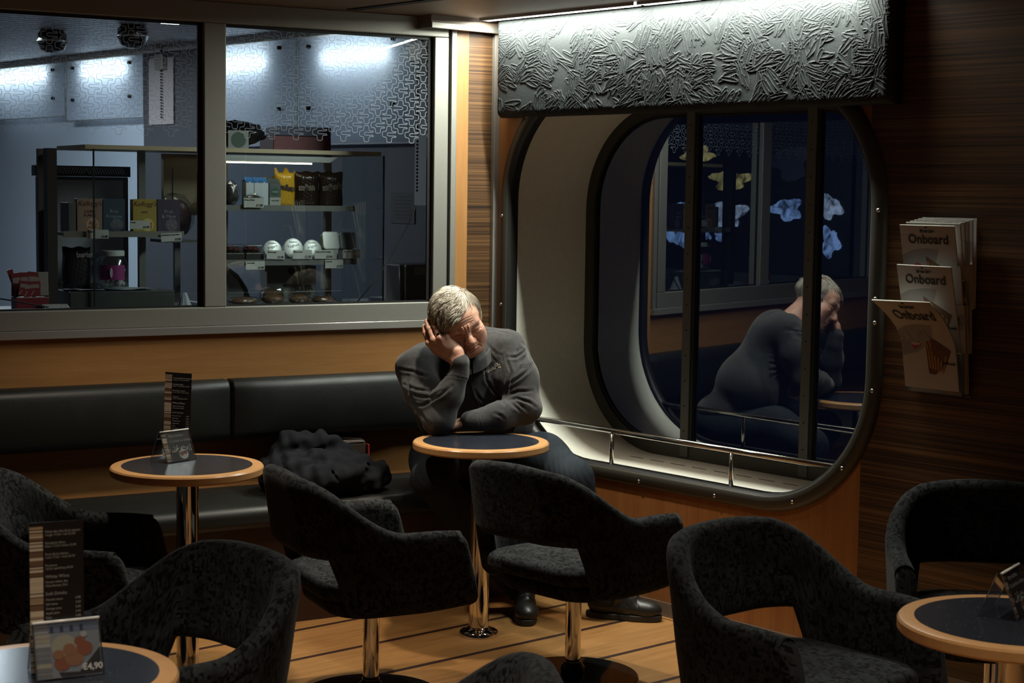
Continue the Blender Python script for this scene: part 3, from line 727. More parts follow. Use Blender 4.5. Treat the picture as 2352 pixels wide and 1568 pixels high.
# back panel: fridge door seen behind the left tier
fd = SH_('fridge', 'upright glass-door fridge with a striped vent, behind the cereal boxes', 'fridge', 1.90, 7.30, 0.0)
b = bmesh.new(); bx(b, -.03, .36, 0, .06, 1.1015, 1.66); obj('door', b, plain('fridge_dark', (.07, .07, .07), .4), fd, bevel=.004)
b = bmesh.new(); bx(b, -.01, .335, -.004, -.0005, 1.20, 1.645); obj('white_door_panel', b, plain('fridge_white', (.40, .42, .48), .35), fd)
b = bmesh.new()
for k in range(34):
    x = -.035+.0112*k; dx = .006 if k < 19 else -.006; b.faces.new([b.verts.new(p) for p in ((x-dx, -.0015, 1.672), (x-dx+.005, -.0015, 1.672), (x+dx+.005, -.0015, 1.700), (x+dx, -.0015, 1.700))])
bx(b, -.045, .37, 0, .06, 1.661, 1.706, 1); obj('striped_vent', b, [plain('vent_white', (.45, .47, .52), .5), plain('vent_dark', (.02, .02, .022), .5)], fd)
b = bmesh.new(); bx(b, .125, .30, -.008, -.0045, 1.46, 1.56); nt = obj('taped_notice', b, plain('notice_paper', (.47, .50, .56), .7), fd)
lettering('Stena Britannica', .017, M['ink'], nt, FRONT(.150, -.0085, 1.525)); lettering('Winkel LoP', .017, M['ink'], nt, FRONT(.165, -.0085, 1.500))
for z0, z1, c in ((1.50, 1.565, (.50, .13, .03)), (1.42, 1.485, (.38, .10, .04)), (1.575, 1.66, (.55, .50, .47))):
    b = bmesh.new(); bx(b, -.022, .02, -.012, -.005, z0, z1); bx(b, .004, .021, -.0135, -.0121, z0+.01, z1-.015, 1); obj('poster', b, [plain('poster_ink', c, .5), plain('poster_white', (.7, .68, .62), .5)], fd)
# ---- goods
cardm = plain('price_card', (.56, .56, .53), .7)
def card(u, z, w_, h, txt, price, lb, tilt=0, n=6.680):
    t = SH_('price_card', lb, 'price card', u+w_/2, n, z, 'price cards in the food cabinet'); b = bmesh.new(); bx(b, -w_/2, w_/2, 0, .0012, 0, h); c = obj('card', b, cardm, t); t.rotation_euler = (0, tilt, aA)
    lettering(txt, h*.20, M['ink'], t, FRONT(-w_/2+.004, -.0006, h*.72), bold=.0002); lettering(price, h*.34, M['ink'], t, FRONT(w_/2-.004, -.0006, h*.12), align='RIGHT', bold=.0003)
card(2.558, 1.540, .088, .040, 'Piece of Fruit', '£1.00', 'white £1.00 price card on the upper shelf before the wrapped cakes')
for (u, z, w_, h), tx, pr, lb in (((2.661, 1.324, .081, .037), 'Mixed yogurt', '£2.90', 'white £2.90 card below the leftmost yogurt pot'), ((2.780, 1.324, .087, .038), 'Mixed yogurt', '£2.90', 'white £2.90 card below the middle yogurt pot'),
        ((2.880, 1.324, .085, .037), 'Ambrosia Rice Pudding', '£2.00', 'white £2.00 card below the rightmost yogurt pot'), ((3.011, 1.324, .083, .038), 'Ryes, Cone, Vanilla', '£2.00', 'white £2.00 card under the square dessert tubs, far right'),
        ((2.569, 1.281, .084, .035), 'Cheese Roll', '£2.90', 'white £2.90 card hanging from the lower shelf edge at left'), ((2.929, 1.283, .084, .036), 'Ham Roll', '£2.90', 'white £2.90 card hanging from the lower shelf edge at right')):
    card(u, z, w_, h, tx, pr, lb, .03 if 'leftmost' in lb else 0, 6.686)
for (u, z, w_, h), tx, pr, lb, ti in (((1.899, 1.412, .089, .035), 'Cereals', '£2.00', 'grey £2.00 card below the first cereal box', 0), ((2.074, 1.450, .085, .034), 'Cereals', '£2.00', 'white £2.90 card standing before the yellow cereal box', 0), ((2.205, 1.400, .087, .034), 'Semiskimmed / Soy, Water', '£2.00', 'tilted £2.00 card under the purple cereal box', -.05)):
    card(u, z, w_, h, tx, '£2.90' if 'standing' in lb else pr, lb, ti, 6.684)
def carton(u, w_, z, h, top, c1, c2, lb, n=6.76, d=.05, name='milk_carton', grp=None):
    t = SH_(name, lb, 'carton', u+w_/2, n+d/2, z, grp); b = bmesh.new(); x = w_/2; y = d/2; hb = h-top
    bx(b, -x, x, -y, y, 0, hb); obj('body', b, plain('carton_a', c1, .45), t, bevel=.002)
    b = bmesh.new(); prism(b, [(-y, hb+.0003), (y, hb+.0003), (0, h-.008), ], -x, x, 'x'); bx(b, -x, x, -.002, .002, h-.010, h); obj('gable_top', b, plain('carton_b', c2, .45), t); return t
for u, w_, lb in ((2.598, .036, 'first'), (2.636, .028, 'second'), (2.663, .036, 'third, beside the green carton')):
    t = carton(u, w_, 1.5445, .122, .020, (.62, .70, .78), (.06, .22, .55), 'white milk carton with blue gable top, %s in the row' % lb, grp='milk cartons on the upper shelf')
    b = bmesh.new(); 
    for k in (-.3, .3): f = [b.verts.new(p) for p in ((w_*k-.007, -.0252, .098), (w_*k+.007, -.0252, .098), (w_*k, -.0252, .112))]; b.faces.new(f)
    obj('blue_peaks', b, plain('carton_blue', (.03, .17, .50), .5), t)
t = carton(2.703, .052, 1.5445, .118, .022, (.10, .12, .13), (.09, .11, .12), 'dark carton with a green oval badge on the upper shelf', name='drink_carton')
b = bmesh.new(); bmesh.ops.create_circle(b, cap_ends=True, radius=.018, segments=28, matrix=Matrix.Translation((0, -.0256, .062)) @ Matrix.Rotation(PI/2, 4, 'X')); bd = obj('oval_badge', b, plain('badge_green', (.03, .10, .06), .5), t); lettering('Oatly', .012, M['paper'], bd, FRONT(0, -.0260, .058), align='CENTER')
b = bmesh.new(); bx(b, -.025, .025, -.0262, -.0253, 0, .038); lp = obj('pale_label', b, plain('label_pale', (.45, .46, .44), .6), t); lettering('havermelk', .008, M['ink'], lp, FRONT(0, -.0268, .022), align='CENTER')
def pouch(u, w_, z, h, mat, lb, n=6.80, th=.035, name='sweet_bag', crumple=.004, seed=0, top=.006):
    t = SH_(name, lb, 'bag', u+w_/2, n, z, 'bags of sweets on the upper shelf'); rs = np.random.RandomState(seed); b = bmesh.new(); NX, NZ = 22, 26
    def pt(i, j, s):
        x = -1+2*i/NX; zz = j/NZ; prof = max(0, 1-abs(x)**3)*max(0, min(1, (1-zz)*6))*max(.35, min(1, zz*8+.35)); wob = math.sin(i*1.7+j*.9+seed)*math.sin(j*1.3-i*.6+seed*2)
        return (x*w_/2*(1-.05*math.sin(zz*9+seed)*.5), s*(th/2*prof**.7+.0008)+crumple*wob*.5*(prof+.15), zz*h+(top*math.sin(i*.55+seed)*.5 if j == NZ else 0))
    for s in (-1, 1): grid(b, [[pt(i, j, s) for j in range(NZ+1)] for i in range(NX+1)])
    bmesh.ops.remove_doubles(b, verts=b.verts, dist=.0006); o = obj('pouch', b, mat, t, smooth=True); return t
yel = plain('glossy_yellow_film', (.72, .42, .03), .25); brn = plain('glossy_brown_film', (.030, .016, .010), .22)
ly = pouch(2.742, .092, 1.5445, .150, yel, 'crumpled yellow bag of sweets behind the cartons', seed=1, top=.03); lettering('m&m', .034, plain('brown_print', (.05, .02, .01), .4), ly, FRONT(-.035, -.0215, .075) @ Matrix.Rotation(-.15, 4, 'Z'), bold=.0016)
pouch(2.700, .075, 1.5447, .120, yel, 'second yellow sweet bag, only its top showing behind the cartons', n=6.86, seed=4, top=.02)
for u, tx, lb, sd, r in ((2.834, 'm&m', 'brown bag of sweets in the middle of the upper shelf', 2, .03), (2.946, "m&m's", 'brown bag of sweets at the right end of the upper shelf', 3, .12)):
    t = pouch(u, .112, 1.5445, .150, brn, lb, seed=sd); lettering(tx, .034, plain('outline_print', (.30, .27, .22), .4), t, FRONT(-.045, -.0225, .070) @ Matrix.Rotation(r, 4, 'Z'), bold=.0022); lettering(tx, .034, plain('brown_print', (.05, .02, .01), .4), t, FRONT(-.045, -.0231, .070) @ Matrix.Rotation(r, 4, 'Z'), bold=-.0002)
M['film'] = glassmix('clear_crinkled_film', (.88, .90, .92), .16, .12)
def crinkle(b, seed, amp):
    rs = random.Random(seed)
    for v in b.verts: v.co += Vector((rs.uniform(-1, 1), rs.uniform(-1, 1), rs.uniform(-1, 1)))*amp
    return b
def lump(mtx, seed, amp, sub=3): b = bmesh.new(); bmesh.ops.create_icosphere(b, subdivisions=sub, radius=1, matrix=Matrix.Identity(4)); crinkle(b, seed, amp); b.transform(mtx); return b
cake = plain('dark_cake', (.05, .045, .04), .7); bread = plain('brown_bread_crust', (.20, .095, .04), .5)
def wrapped(name, lb, cat, u, n, z, r, inner, grp, seed, cap=None):
    t = SH_(name, lb, cat, u, n, z, grp); rx, ry, rz = r
    o = obj('filling', lump(Matrix.Translation((0, 0, rz*.86)) @ Matrix.Diagonal((rx*.86, ry*.86, rz*.84, 1)), seed, .04), inner, t, smooth=True)
    obj('clear_wrap', lump(Matrix.Translation((0, 0, rz)) @ Matrix.Diagonal((rx, ry, rz*.995, 1)), seed+9, .09), M['film'], t); return t
wrapped('wrapped_cake', 'tall wrapped dark cake at the left end of the upper shelf', 'cake', 2.535, 6.78, 1.5445, (.040, .04, .055), cake, 'wrapped cakes on the upper shelf', 1); wrapped('wrapped_cake', 'low wrapped dark cake in front of the milk cartons', 'cake', 2.622, 6.735, 1.5445, (.044, .034, .028), cake, 'wrapped cakes on the upper shelf', 5)
lidm = plain('foil_lid', (.55, .56, .55), .35, .3); potm = plain('white_pot', (.60, .60, .56), .4)
for (u, r), tx, lb in (((2.708, .040), 'yogurt', 'leftmost round yogurt pot, tilted, with a folded foil lid'), ((2.803, .044), 'Yoghurt', 'middle round yogurt pot tilted to show its printed lid'), ((2.890, .041), 'yogurt', 'rightmost round yogurt pot tilted beside the square tubs')):
    t = SH_('yogurt_pot', lb, 'yogurt pot', u, 6.735, 1.3165, 'yogurt pots on the lower shelf'); t.rotation_euler = (0, 0, aA)
    tl = Matrix.Translation((0, 0, r*1.15)) @ Matrix.Rotation(math.radians(75), 4, 'X')
    b = bmesh.new(); lathe(b, [(0, -.06), (r*.72, -.06), (r*.94, 0)], 32); b.transform(tl); obj('pot', b, potm, t, smooth=True)
    b = bmesh.new(); lathe(b, [(r*.94, 0), (r, .0), (r, .002), (r*.93, .003), (0, .003)], 40); b.transform(tl); ld = obj('foil_lid', b, lidm, t, auto=.6)
    lettering(tx, .017, plain('lid_print', (.10, .10, .10), .6), ld, tl @ Matrix.Translation((0, .006, .0034)) @ Matrix.Rotation(.2, 4, 'Z'), align='CENTER'); lettering('Hazelnut', .010, M['ink'], ld, tl @ Matrix.Translation((0, .024, .0034)), align='CENTER')
for u, lb, c in ((2.977, 'square clear dessert tub with pale filling on the lower shelf', (.50, .46, .22)), (3.057, 'square clear dessert tub with dark filling at the right end', (.05, .045, .04))):
    t = SH_('dessert_tub', lb, 'dessert tub', u, 6.74, 1.3165, 'square dessert tubs on the lower shelf'); tl = Matrix.Translation((0, -.004, .084)) @ Matrix.Rotation(math.radians(76), 4, 'X')
    b = bmesh.new(); prism(b, rrect(-.034, .034, -.034, .034, .010, 6), -.036, 0, 'z'); b.transform(tl); obj('filling', b, plain('dessert', c, .3), t)
    b = bmesh.new(); prism(b, rrect(-.038, .038, -.038, .038, .012, 6), .0003, .003, 'z'); b.transform(tl); obj('rim_film', b, M['film'], t)
    b = bmesh.new(); bx(b, -.028, .028, -.018, .03, .0, .045); obj('tub_base', b, potm if 'pale' in lb else plain('dark_tub', (.08, .08, .07), .4), t)
for u, lb in ((2.533, 'dark lidded snack tray at the left end of the lower shelf'), (2.618, 'second dark snack tray on the lower shelf, beside the yogurt')):
    t = SH_('snack_tray', lb, 'snack tray', u, 6.76, 1.3165, 'snack trays on the lower shelf'); b = bmesh.new(); bx(b, -.042, .042, -.05, .05, .0, .035); obj('tray', b, plain('black_tray', (.03, .028, .025), .35), t, bevel=.005); b = bmesh.new(); bx(b, -.040, .040, -.048, .048, .0355, .070); obj('clear_lid', b, M['film'], t, bevel=.008)
    o = obj('fruit_filling', lump(Matrix.Translation((0, 0, .045)) @ Matrix.Diagonal((.035, .040, .015, 1)), 3, .25), plain('dried_fruit', (.16, .05, .035), .5), t)
sx = SH_('carton_box', 'large white soya drink box behind the bread rolls', 'box', 2.86, 6.93, 1.1292); b = bmesh.new(); bx(b, -.115, .115, -.04, .04, 0, .155); obj('box', b, plain('box_white', (.42, .43, .40), .6), sx, bevel=.002)
b = bmesh.new(); b.faces.new([b.verts.new(p) for p in ((-.02, -.0408, .147), (.075, -.0408, .153), (.075, -.0408, .118), (.028, -.0408, .098), (-.02, -.0408, .126))]); obj('dark_print', b, plain('box_dark', (.04, .04, .038), .6), sx)
for x, z in ((-.022, .070), (.080, .088)):
    b = bmesh.new(); bmesh.ops.create_circle(b, cap_ends=True, radius=.02, segments=24, matrix=Matrix.Translation((x, -.0409, z)) @ Matrix.Rotation(PI/2, 4, 'X') @ Matrix.Diagonal((1, .45, 1, 1))); obj('oval_print', b, plain('box_dark', (.04, .04, .038), .6), sx)
lettering('SOYA', .036, M['ink'], sx, FRONT(.008, -.0411, .046)); lettering('SUBSTITUTE', .016, M['ink'], sx, FRONT(.005, -.0411, .026))
for i, (u, n, z, r, lb) in enumerate(((2.742, 6.83, 1.1292, (.058, .045, .036), 'wrapped bread roll at the back of the cabinet floor'), (2.715, 6.745, 1.1292, (.056, .036, .026), 'wrapped bread roll at the front left of the cabinet floor'), (2.83, 6.74, 1.1292, (.053, .034, .025), 'wrapped bread roll with white print, front middle of the cabinet floor'), (2.945, 6.745, 1.1292, (.058, .034, .018), 'flat wrapped bread roll at the front right of the cabinet floor'), (2.58, 6.735, 1.1292, (.074, .034, .020), 'long wrapped bread at the left end of the cabinet floor'))):
    wrapped('bread_roll', lb, 'bread', u, n, z, r, bread, 'bread rolls on the cabinet floor', 20+i)
wb_ = SH_('folded_napkin', 'white rounded cloth bundle with a dark edge at the cabinet floor, left', 'cloth', 2.60, 6.955, 1.1292); b = bmesh.new(); prism(b, [(-.066, .0), (.066, .0), (.058, .05), (.030, .10), (-.01, .135), (-.045, .13), (-.062, .07)], -.01, .03); obj('cloth', b, plain('white_cloth', (.55, .57, .62), .8), wb_, bevel=.008)
b = bmesh.new(); prism(b, [(.067, .0), (.095, .0), (.075, .06), (.035, .118), (-.01, .150), (-.012, .1355), (.031, .1005), (.059, .05)], -.008, .028); obj('dark_edge', b, M['black'], wb_)
# cereal boxes on the left tier
for u, w_, c, br, br2, tc, lb in ((1.880, .102, (.30, .20, .14), "Kellogg's", 'CORN\nFLAKES', (.10, .02, .015), 'brown-white cereal box, first from the left on the shelf'), (1.985, .090, (.035, .055, .085), '', 'Rice\nKrispies', (.30, .38, .45), 'dark blue cereal box, second on the shelf'),
        (2.108, .099, (.42, .30, .05), "Kellogg's", 'start', (.12, .03, .015), 'yellow cereal box, third on the shelf behind a price card'), (2.210, .097, (.055, .035, .07), '', 'Fruit\n& Fibre', (.35, .33, .40), 'purple cereal box at the right end of the shelf')):
    t = SH_('cereal_box', lb, 'cereal box', u+w_/2, 6.77, 1.4355, 'cereal boxes on the left shelf'); b = bmesh.new(); bx(b, -w_/2, w_/2, -.02, .02, 0, .134); obj('box', b, plain('cereal_card', c, .5), t, bevel=.0015)
    ink = plain('cereal_ink', tc, .5)
    if br: lettering(br, .027, ink, t, FRONT(0, -.0206, .106), align='CENTER', shear=.35)
    lettering(br2, .020 if not br else .015, ink, t, FRONT(0, -.0206, .078), align='CENTER')
    b = bmesh.new(); bmesh.ops.create_circle(b, cap_ends=True, radius=.026, segments=28, matrix=Matrix.Translation((.012, -.0204, .030)) @ Matrix.Rotation(PI/2, 4, 'X')); bo = obj('bowl_print', b, plain('bowl_ring', tuple(min(1, x*1.6+.05) for x in c), .5), t)
    b = bmesh.new(); rs = random.Random(len(lb))
    for k in range(16): bmesh.ops.create_circle(b, cap_ends=True, radius=.0045, segments=8, matrix=Matrix.Translation((.012+rs.uniform(-.015, .015), -.0209-.00004*k, .030+rs.uniform(-.015, .015))) @ Matrix.Rotation(PI/2, 4, 'X'))
    obj('flake_print', b, plain('flakes', (.30, .12, .05) if br else (.18, .15, .15), .5), bo)
b = bmesh.new(); bx(b, -.12, -.09, 0, .12, 0, .118); t = solo('grey_carton', 'plain grey carton end at the left of the cereal boxes', 'box', b, plain('grey_card', (.12, .12, .12), .6), A(1.965, 6.75, 1.4355), bevel=.002)
wbag = wrapped('wrapped_loaf', 'clear film bag with pinkish loaf behind the purple cereal box', 'bread', 2.37, 6.98, 1.40, (.075, .05, .10), plain('pink_loaf', (.20, .09, .10), .6), None, 40)
b = bmesh.new(); bx(b, -.09, .09, -.08, .08, -.012, 0); obj('plate', b, grym, wbag)
b = bmesh.new(); bx(b, -.012, .012, -.012, .012, -.2695, -.0125); obj('stand', b, grym, wbag)
jar = SH_('sweet_jar', 'clear jar of white marshmallows with a pink label and white lid', 'jar', 2.025, 6.765, 1.2090); b = bmesh.new(); lathe(b, [(0, 0), (.055, 0), (.062, .01), (.063, .10), (.052, .122), (.047, .130)], 36); obj('jar', b, M['film'], jar, smooth=True)
b = bmesh.new(); lathe(b, [(0, .131), (.050, .131), (.050, .150), (.047, .153), (0, .153)], 36); obj('lid', b, plain('white_lid', (.60, .62, .62), .4), jar, auto=.5)
b = bmesh.new(); rs = random.Random(8)
for k in range(150):
    a, r_ = rs.uniform(0, 6.28), .046*math.sqrt(rs.random()); bmesh.ops.create_icosphere(b, subdivisions=1, radius=.0085, matrix=Matrix.Translation((r_*math.cos(a), r_*math.sin(a), .012+rs.random()*.066)))
o = obj('marshmallow_filling', b, plain('marshmallow', (.66, .63, .58), .6), jar); o['kind'] = 'stuff'
b = bmesh.new(); grid(b, [[(.0642*math.sin(a), -.0642*math.cos(a), z) for z in (.035, .095)] for a in [-1.15+1.75*k/16 for k in range(17)]]); lb_ = obj('pink_label', b, plain('magenta_label', (.28, .03, .17), .5), jar, smooth=True)
b = bmesh.new(); b.faces.new([b.verts.new((-.022+.006*math.cos(a), -.0642, .065+.020*math.sin(a))) for a in [2*PI*k/16 for k in range(16)]]); obj('label_print', b, plain('label_pale_print', (.5, .38, .45), .5), lb_)
bag = pouch(1.835, .115, 1.2090, .165, plain('dark_coffee_bag', (.022, .016, .016), .35), 'dark coffee bag printed barista, left of the sweet jar', n=6.81, th=.06, name='coffee_bag', seed=7); bag['group'] = ''; del bag['group']; lettering('barista', .030, plain('barista_print', (.40, .38, .37), .5), bag, FRONT(-.010, -.036, .125), bold=.0005)
tr = SH_('serving_tray', 'dark serving tray with white papers, on the counter under the sweet jar', 'tray', 2.03, 6.79, 1.101); b = bmesh.new(); bx(b, -.20, .23, -.105, .075, 0, .100); obj('tray_body', b, plain('tray_dark', (.06, .065, .06), .4), tr, bevel=.004)
for i, (x, y, r, lb) in enumerate(((-.06, -.02, .05, 'white sheet of paper on the serving tray, lower left'), (-.10, .0, -.05, 'pale blue sheet under the coffee bag on the tray'), (.05, -.02, .10, 'curled white sheet on the serving tray, in front of the jar'))):
    b = bmesh.new(); grid(b, [[(-.10+.02*i2, -.06+.02*j2, .0008+.0025*(1+math.sin(i2*.7+j2*.4+i))) for j2 in range(7)] for i2 in range(11)]); p = solo('paper_sheet', lb, 'paper', b, plain('sheet', (.52, .55, .60) if i != 1 else (.35, .42, .52), .7), A(2.03+x, 6.775+y, 1.2022+.0012*i), 'papers on the tray', aA+r); 
    so = p.modifiers.new('thick', 'SOLIDIFY'); so.thickness = .0004
b = bmesh.new(); bmesh.ops.create_cone(b, cap_ends=True, segments=20, radius1=.040, radius2=.008, depth=.085); t = solo('paper_cone', 'pale twisted paper bag standing at the right end of the tray', 'paper bag', crinkle(b, 3, .002), plain('paper_cone_white', (.42, .45, .52), .7), A(2.315, 6.72, 1.1440))
b = bmesh.new(); lathe(b, [(0, .0), (.030, 0), (.036, .018), (.036, .020), (0, .020)], 24); solo('foil_dish', 'small crumpled foil dish at the right end of the left pane', 'dish', b, lidm, A(2.335, 6.60, 1.1015), smooth=False)
# red tea display
td = SH_('sachet_box', 'red card box of drink sachets at the left end of the counter', 'box', 1.655, 6.60, 1.101); red = plain('red_card', (.20, .020, .025), .45); b = bmesh.new(); bx(b, -.065, .06, -.04, .04, 0, .088); obj('box', b, red, td, bevel=.001)
b = bmesh.new(); bx(b, -.066, .061, -.0405, -.040, .088, .0895); obj('white_line', b, M['paper'], td)
b = bmesh.new(); prism(b, [(-.064, .0895), (-.040, .0895), (-.046, .140), (-.060, .196), (-.082, .190), (-.064, .140)], .036, .040); obj('header_card', b, red, td)
for k in range(8):
    t = SH_('drink_sachet', 'red foil sachet in the sachet box, %s' % ['at the back left', 'behind the white sachet', 'in the middle of the back row', 'with a pale photo on it', 'at the right of the back row', 'at the front left', 'at the front middle', 'at the front right'][k], 'sachet', 1.612+.024*(k % 5)+.012*(k//5), 6.615-.022*(k//5), 1.1905+.002*(k % 3), 'sachets in the red box')
    b = bmesh.new(); hh = .092 if k < 5 else .058; bx(b, -.020, .020, -.003, .003, 0, hh); s_ = obj('sachet', b, [red, plain('grey_sachet', (.26, .25, .23), .5)][1 if k == 4 else 0], t, bevel=.002); t.rotation_euler = (-.06, .10*((k % 3)-1), aA)
    b = bmesh.new(); bx(b, -.014, .014, -.0036, -.0031, hh*.55, hh*.8); obj('photo_print', b, plain('sachet_photo', (.30, .24, .22), .5), t)
    b = bmesh.new(); b.faces.new([b.verts.new(p) for p in ((-.019, -.0034, .004), (-.008, -.0034, hh*.4), (-.004, -.0034, hh*.4), (-.015, -.0034, .004))]); obj('zigzag_print', b, plain('sachet_stripe', (.42, .24, .22), .5), t)
cl_ = SH_('lid_stack', 'sideways stack of ribbed white cup lids beside the red box', 'lid stack', 1.74, 6.54, 1.101)
cl_['kind'] = 'thing'
for k in range(14):
    b = bmesh.new(); lathe(b, [(0, 0), (.030, 0), (.033, -.002), (.030, .003), (0, .003)], 28); b.transform(Matrix.Translation((-.045+.0070*k, 0, .034)) @ Matrix.Rotation(math.radians(68), 4, 'Y')); obj('lid', b, plain('cup_lid', (.55, .56, .57), .4) if k == 0 else bpy.data.materials['cup_lid'], cl_, smooth=False)
b = bmesh.new(); bx(b, .050, .085, -.03, .02, 0, .022); obj('holder', b, bpy.data.materials['cup_lid'], cl_, bevel=.003)
# on top of the cabinet
tb_ = SH_('crumpled_bag', 'dark crumpled bin bag lying on the display cabinet', 'bag', 2.60, 6.9, 1.796); obj('bag', lump(Matrix.Translation((0, 0, .055)) @ Matrix.Diagonal((.13, .10, .0545, 1)), 2, .10, 4), plain('black_film', (.012, .012, .016), .25), tb_, smooth=True)
sg = SH_('round_badge_card', 'pale card with a round green badge on the cabinet top', 'card', 2.565, 6.76, 1.785); b = bmesh.new(); bx(b, -.045, .045, 0, .002, 0, .075); obj('card', b, plain('badge_card', (.30, .34, .32), .6), sg)
b = bmesh.new(); bmesh.ops.create_circle(b, cap_ends=True, radius=.033, segments=32, matrix=Matrix.Translation((0, -.0006, .036)) @ Matrix.Rotation(PI/2, 4, 'X')); obj('badge', b, plain('badge_ring', (.06, .11, .09), .6), sg)
b = bmesh.new(); bx(b, -.135, .135, -.08, .08, 0, .062); solo('red_box', 'red flat box on the display cabinet beside the crumpled bag', 'box', b, plain('maroon_card', (.20, .045, .06), .5), A(2.90, 6.95, 1.785), bevel=.003)
b = bmesh.new(); bx(b, -.12, .13, -.08, .06, 0, .040); solo('blue_box', 'dark blue flat box lying on the red box above the cabinet', 'box', b, plain('blue_card', (.06, .08, .17), .5), A(2.905, 6.95, 1.8475), bevel=.003)
# dark corner to the right
nb = thing('wall_notice', 'faded printed notice on the dark shop wall, right of the cabinet', 'notice', (XS+.039, 6.56, 1.46)); b = bmesh.new(); bx(b, -.003, 0, -.10, .09, 0, .15); obj('sheet', b, plain('grey_notice', (.06, .068, .08), .6), nb)
for k in range(7):
    b = bmesh.new(); bx(b, -.0036, -.0031, -.075, .05+.01*(k % 3), .022+.017*k, .028+.017*k); obj('print_line', b, plain('notice_print', (.022, .025, .03), .6), nb)
bn = SH_('waste_bin', 'dark lidded bin in the shop corner by the window frame', 'bin', 3.37, 6.66, 1.1005); b = bmesh.new(); bx(b, -.11, .11, -.09, .12, 0, .20); obj('body', b, plain('bin_black', (.018, .02, .026), .5), bn, bevel=.01); b = bmesh.new(); bx(b, -.075, .075, -.095, -.0905, .155, .19); obj('flap', b, plain('bin_flap', (.10, .11, .12), .5), bn)
b = bmesh.new(); tube(b, [(-.125, -.08, .0), (-.13, -.08, .20)], .012, 10); obj('side_tube', b, plain('bin_tube', (.03, .03, .03), .4), bn, smooth=True)
b = bmesh.new(); bx(b, -.02, .03, -.0955, -.0905, .035, .07); obj('sticker', b, plain('bin_sticker', (.25, .27, .30), .5), bn)
for pts, lb in (([A(3.165, 6.30, 1.56), A(3.15, 6.31, 1.50), A(3.09, 6.33, 1.38), A(3.0, 6.33, 1.25), A(2.90, 6.33, 1.145)], 'thin black cable hanging behind the right shop pane'), ([A(1.40, 6.34, 1.215), A(1.52, 6.34, 1.195), A(1.66, 6.36, 1.165)], 'thin black cable in front of the red sachet box')):
    b = bmesh.new(); c = Vector(pts[0]); tube(b, [p-c for p in pts], .0028, 8); o = obj('cable', b, M['black'], None, smooth=True); o.location = c; tag(o, lb, 'cable')

# far end of the shop, seen only as a reflection in the night window
wl = bmesh.new(); bx(wl, .30, .38, 7.0, 12.0, 0, 2.44); struct('wall_shop_left', wl, plain('green_grey_wall', (.09, .11, .11), .6))
def glow(name, c, s):
    t = NT(name); n = t.noise(t.coord((1, 1, 1)), 14, 4, .6, .6); e = t.add('ShaderNodeEmission'); e.inputs[1].default_value = s
    t.t.links.new(t.ramp(n, [(.35, tuple(.12*x for x in c)), (.62, c)]), e.inputs[0]); t.t.links.new(e.outputs[0], t.out.inputs[0]); return t.m
gb, gy_, gw = glow('lit_blue_patch', (.30, .50, 1.0), 1.5), glow('lit_yellow_patch', (.85, .72, .30), .9), glow('lit_white_patch', (.55, .70, 1.0), 1.3)
mb_ = thing('lit_menu_board', 'backlit menu board with blue and yellow pictures, mirrored in the rounded window', 'menu board', (.382, 8.4, 1.0))  # made-up glow, added only for the night window to reflect
b = bmesh.new(); bx(b, 0, .03, -.95, 1.0, .05, 1.1); obj('board', b, plain('board_black', (.015, .018, .02), .4), mb_)
rs = random.Random(12)
for y0, y1, z0, z1, m_ in ((.36, .86, .14, .58, gb), (-.02, .44, .34, .60, gw), (.10, .34, .22, .40, gb), (-.06, .42, .64, .82, gy_), (.30, .72, .86, .99, gy_), (-.55, -.20, .42, .62, gb), (-.88, -.68, .16, .42, gb), (-.90, -.66, .44, .64, gw), (-.62, -.18, .70, 1.02, plain('crumpled_foil', (.4, .42, .5), .2, .9))):
    b = bmesh.new(); cy_, cz_ = (y0+y1)/2, (z0+z1)/2; pp = []
    for k in range(40):
        a = 2*PI*k/40; q = .78+.16*math.sin(3*a+y0*9)+.12*math.sin(5*a+z0*20)+rs.uniform(-.06, .06); pp.append((cy_+(y1-y0)/2*q*math.cos(a), cz_+(z1-z0)/2*q*math.sin(a)))
    dz_ = rs.uniform(0, .004); prism(b, pp, .0305+dz_, .036+dz_, 'x'); obj('lit_patch' if m_.name.startswith('lit') else 'foil_sheet', b, m_, mb_)
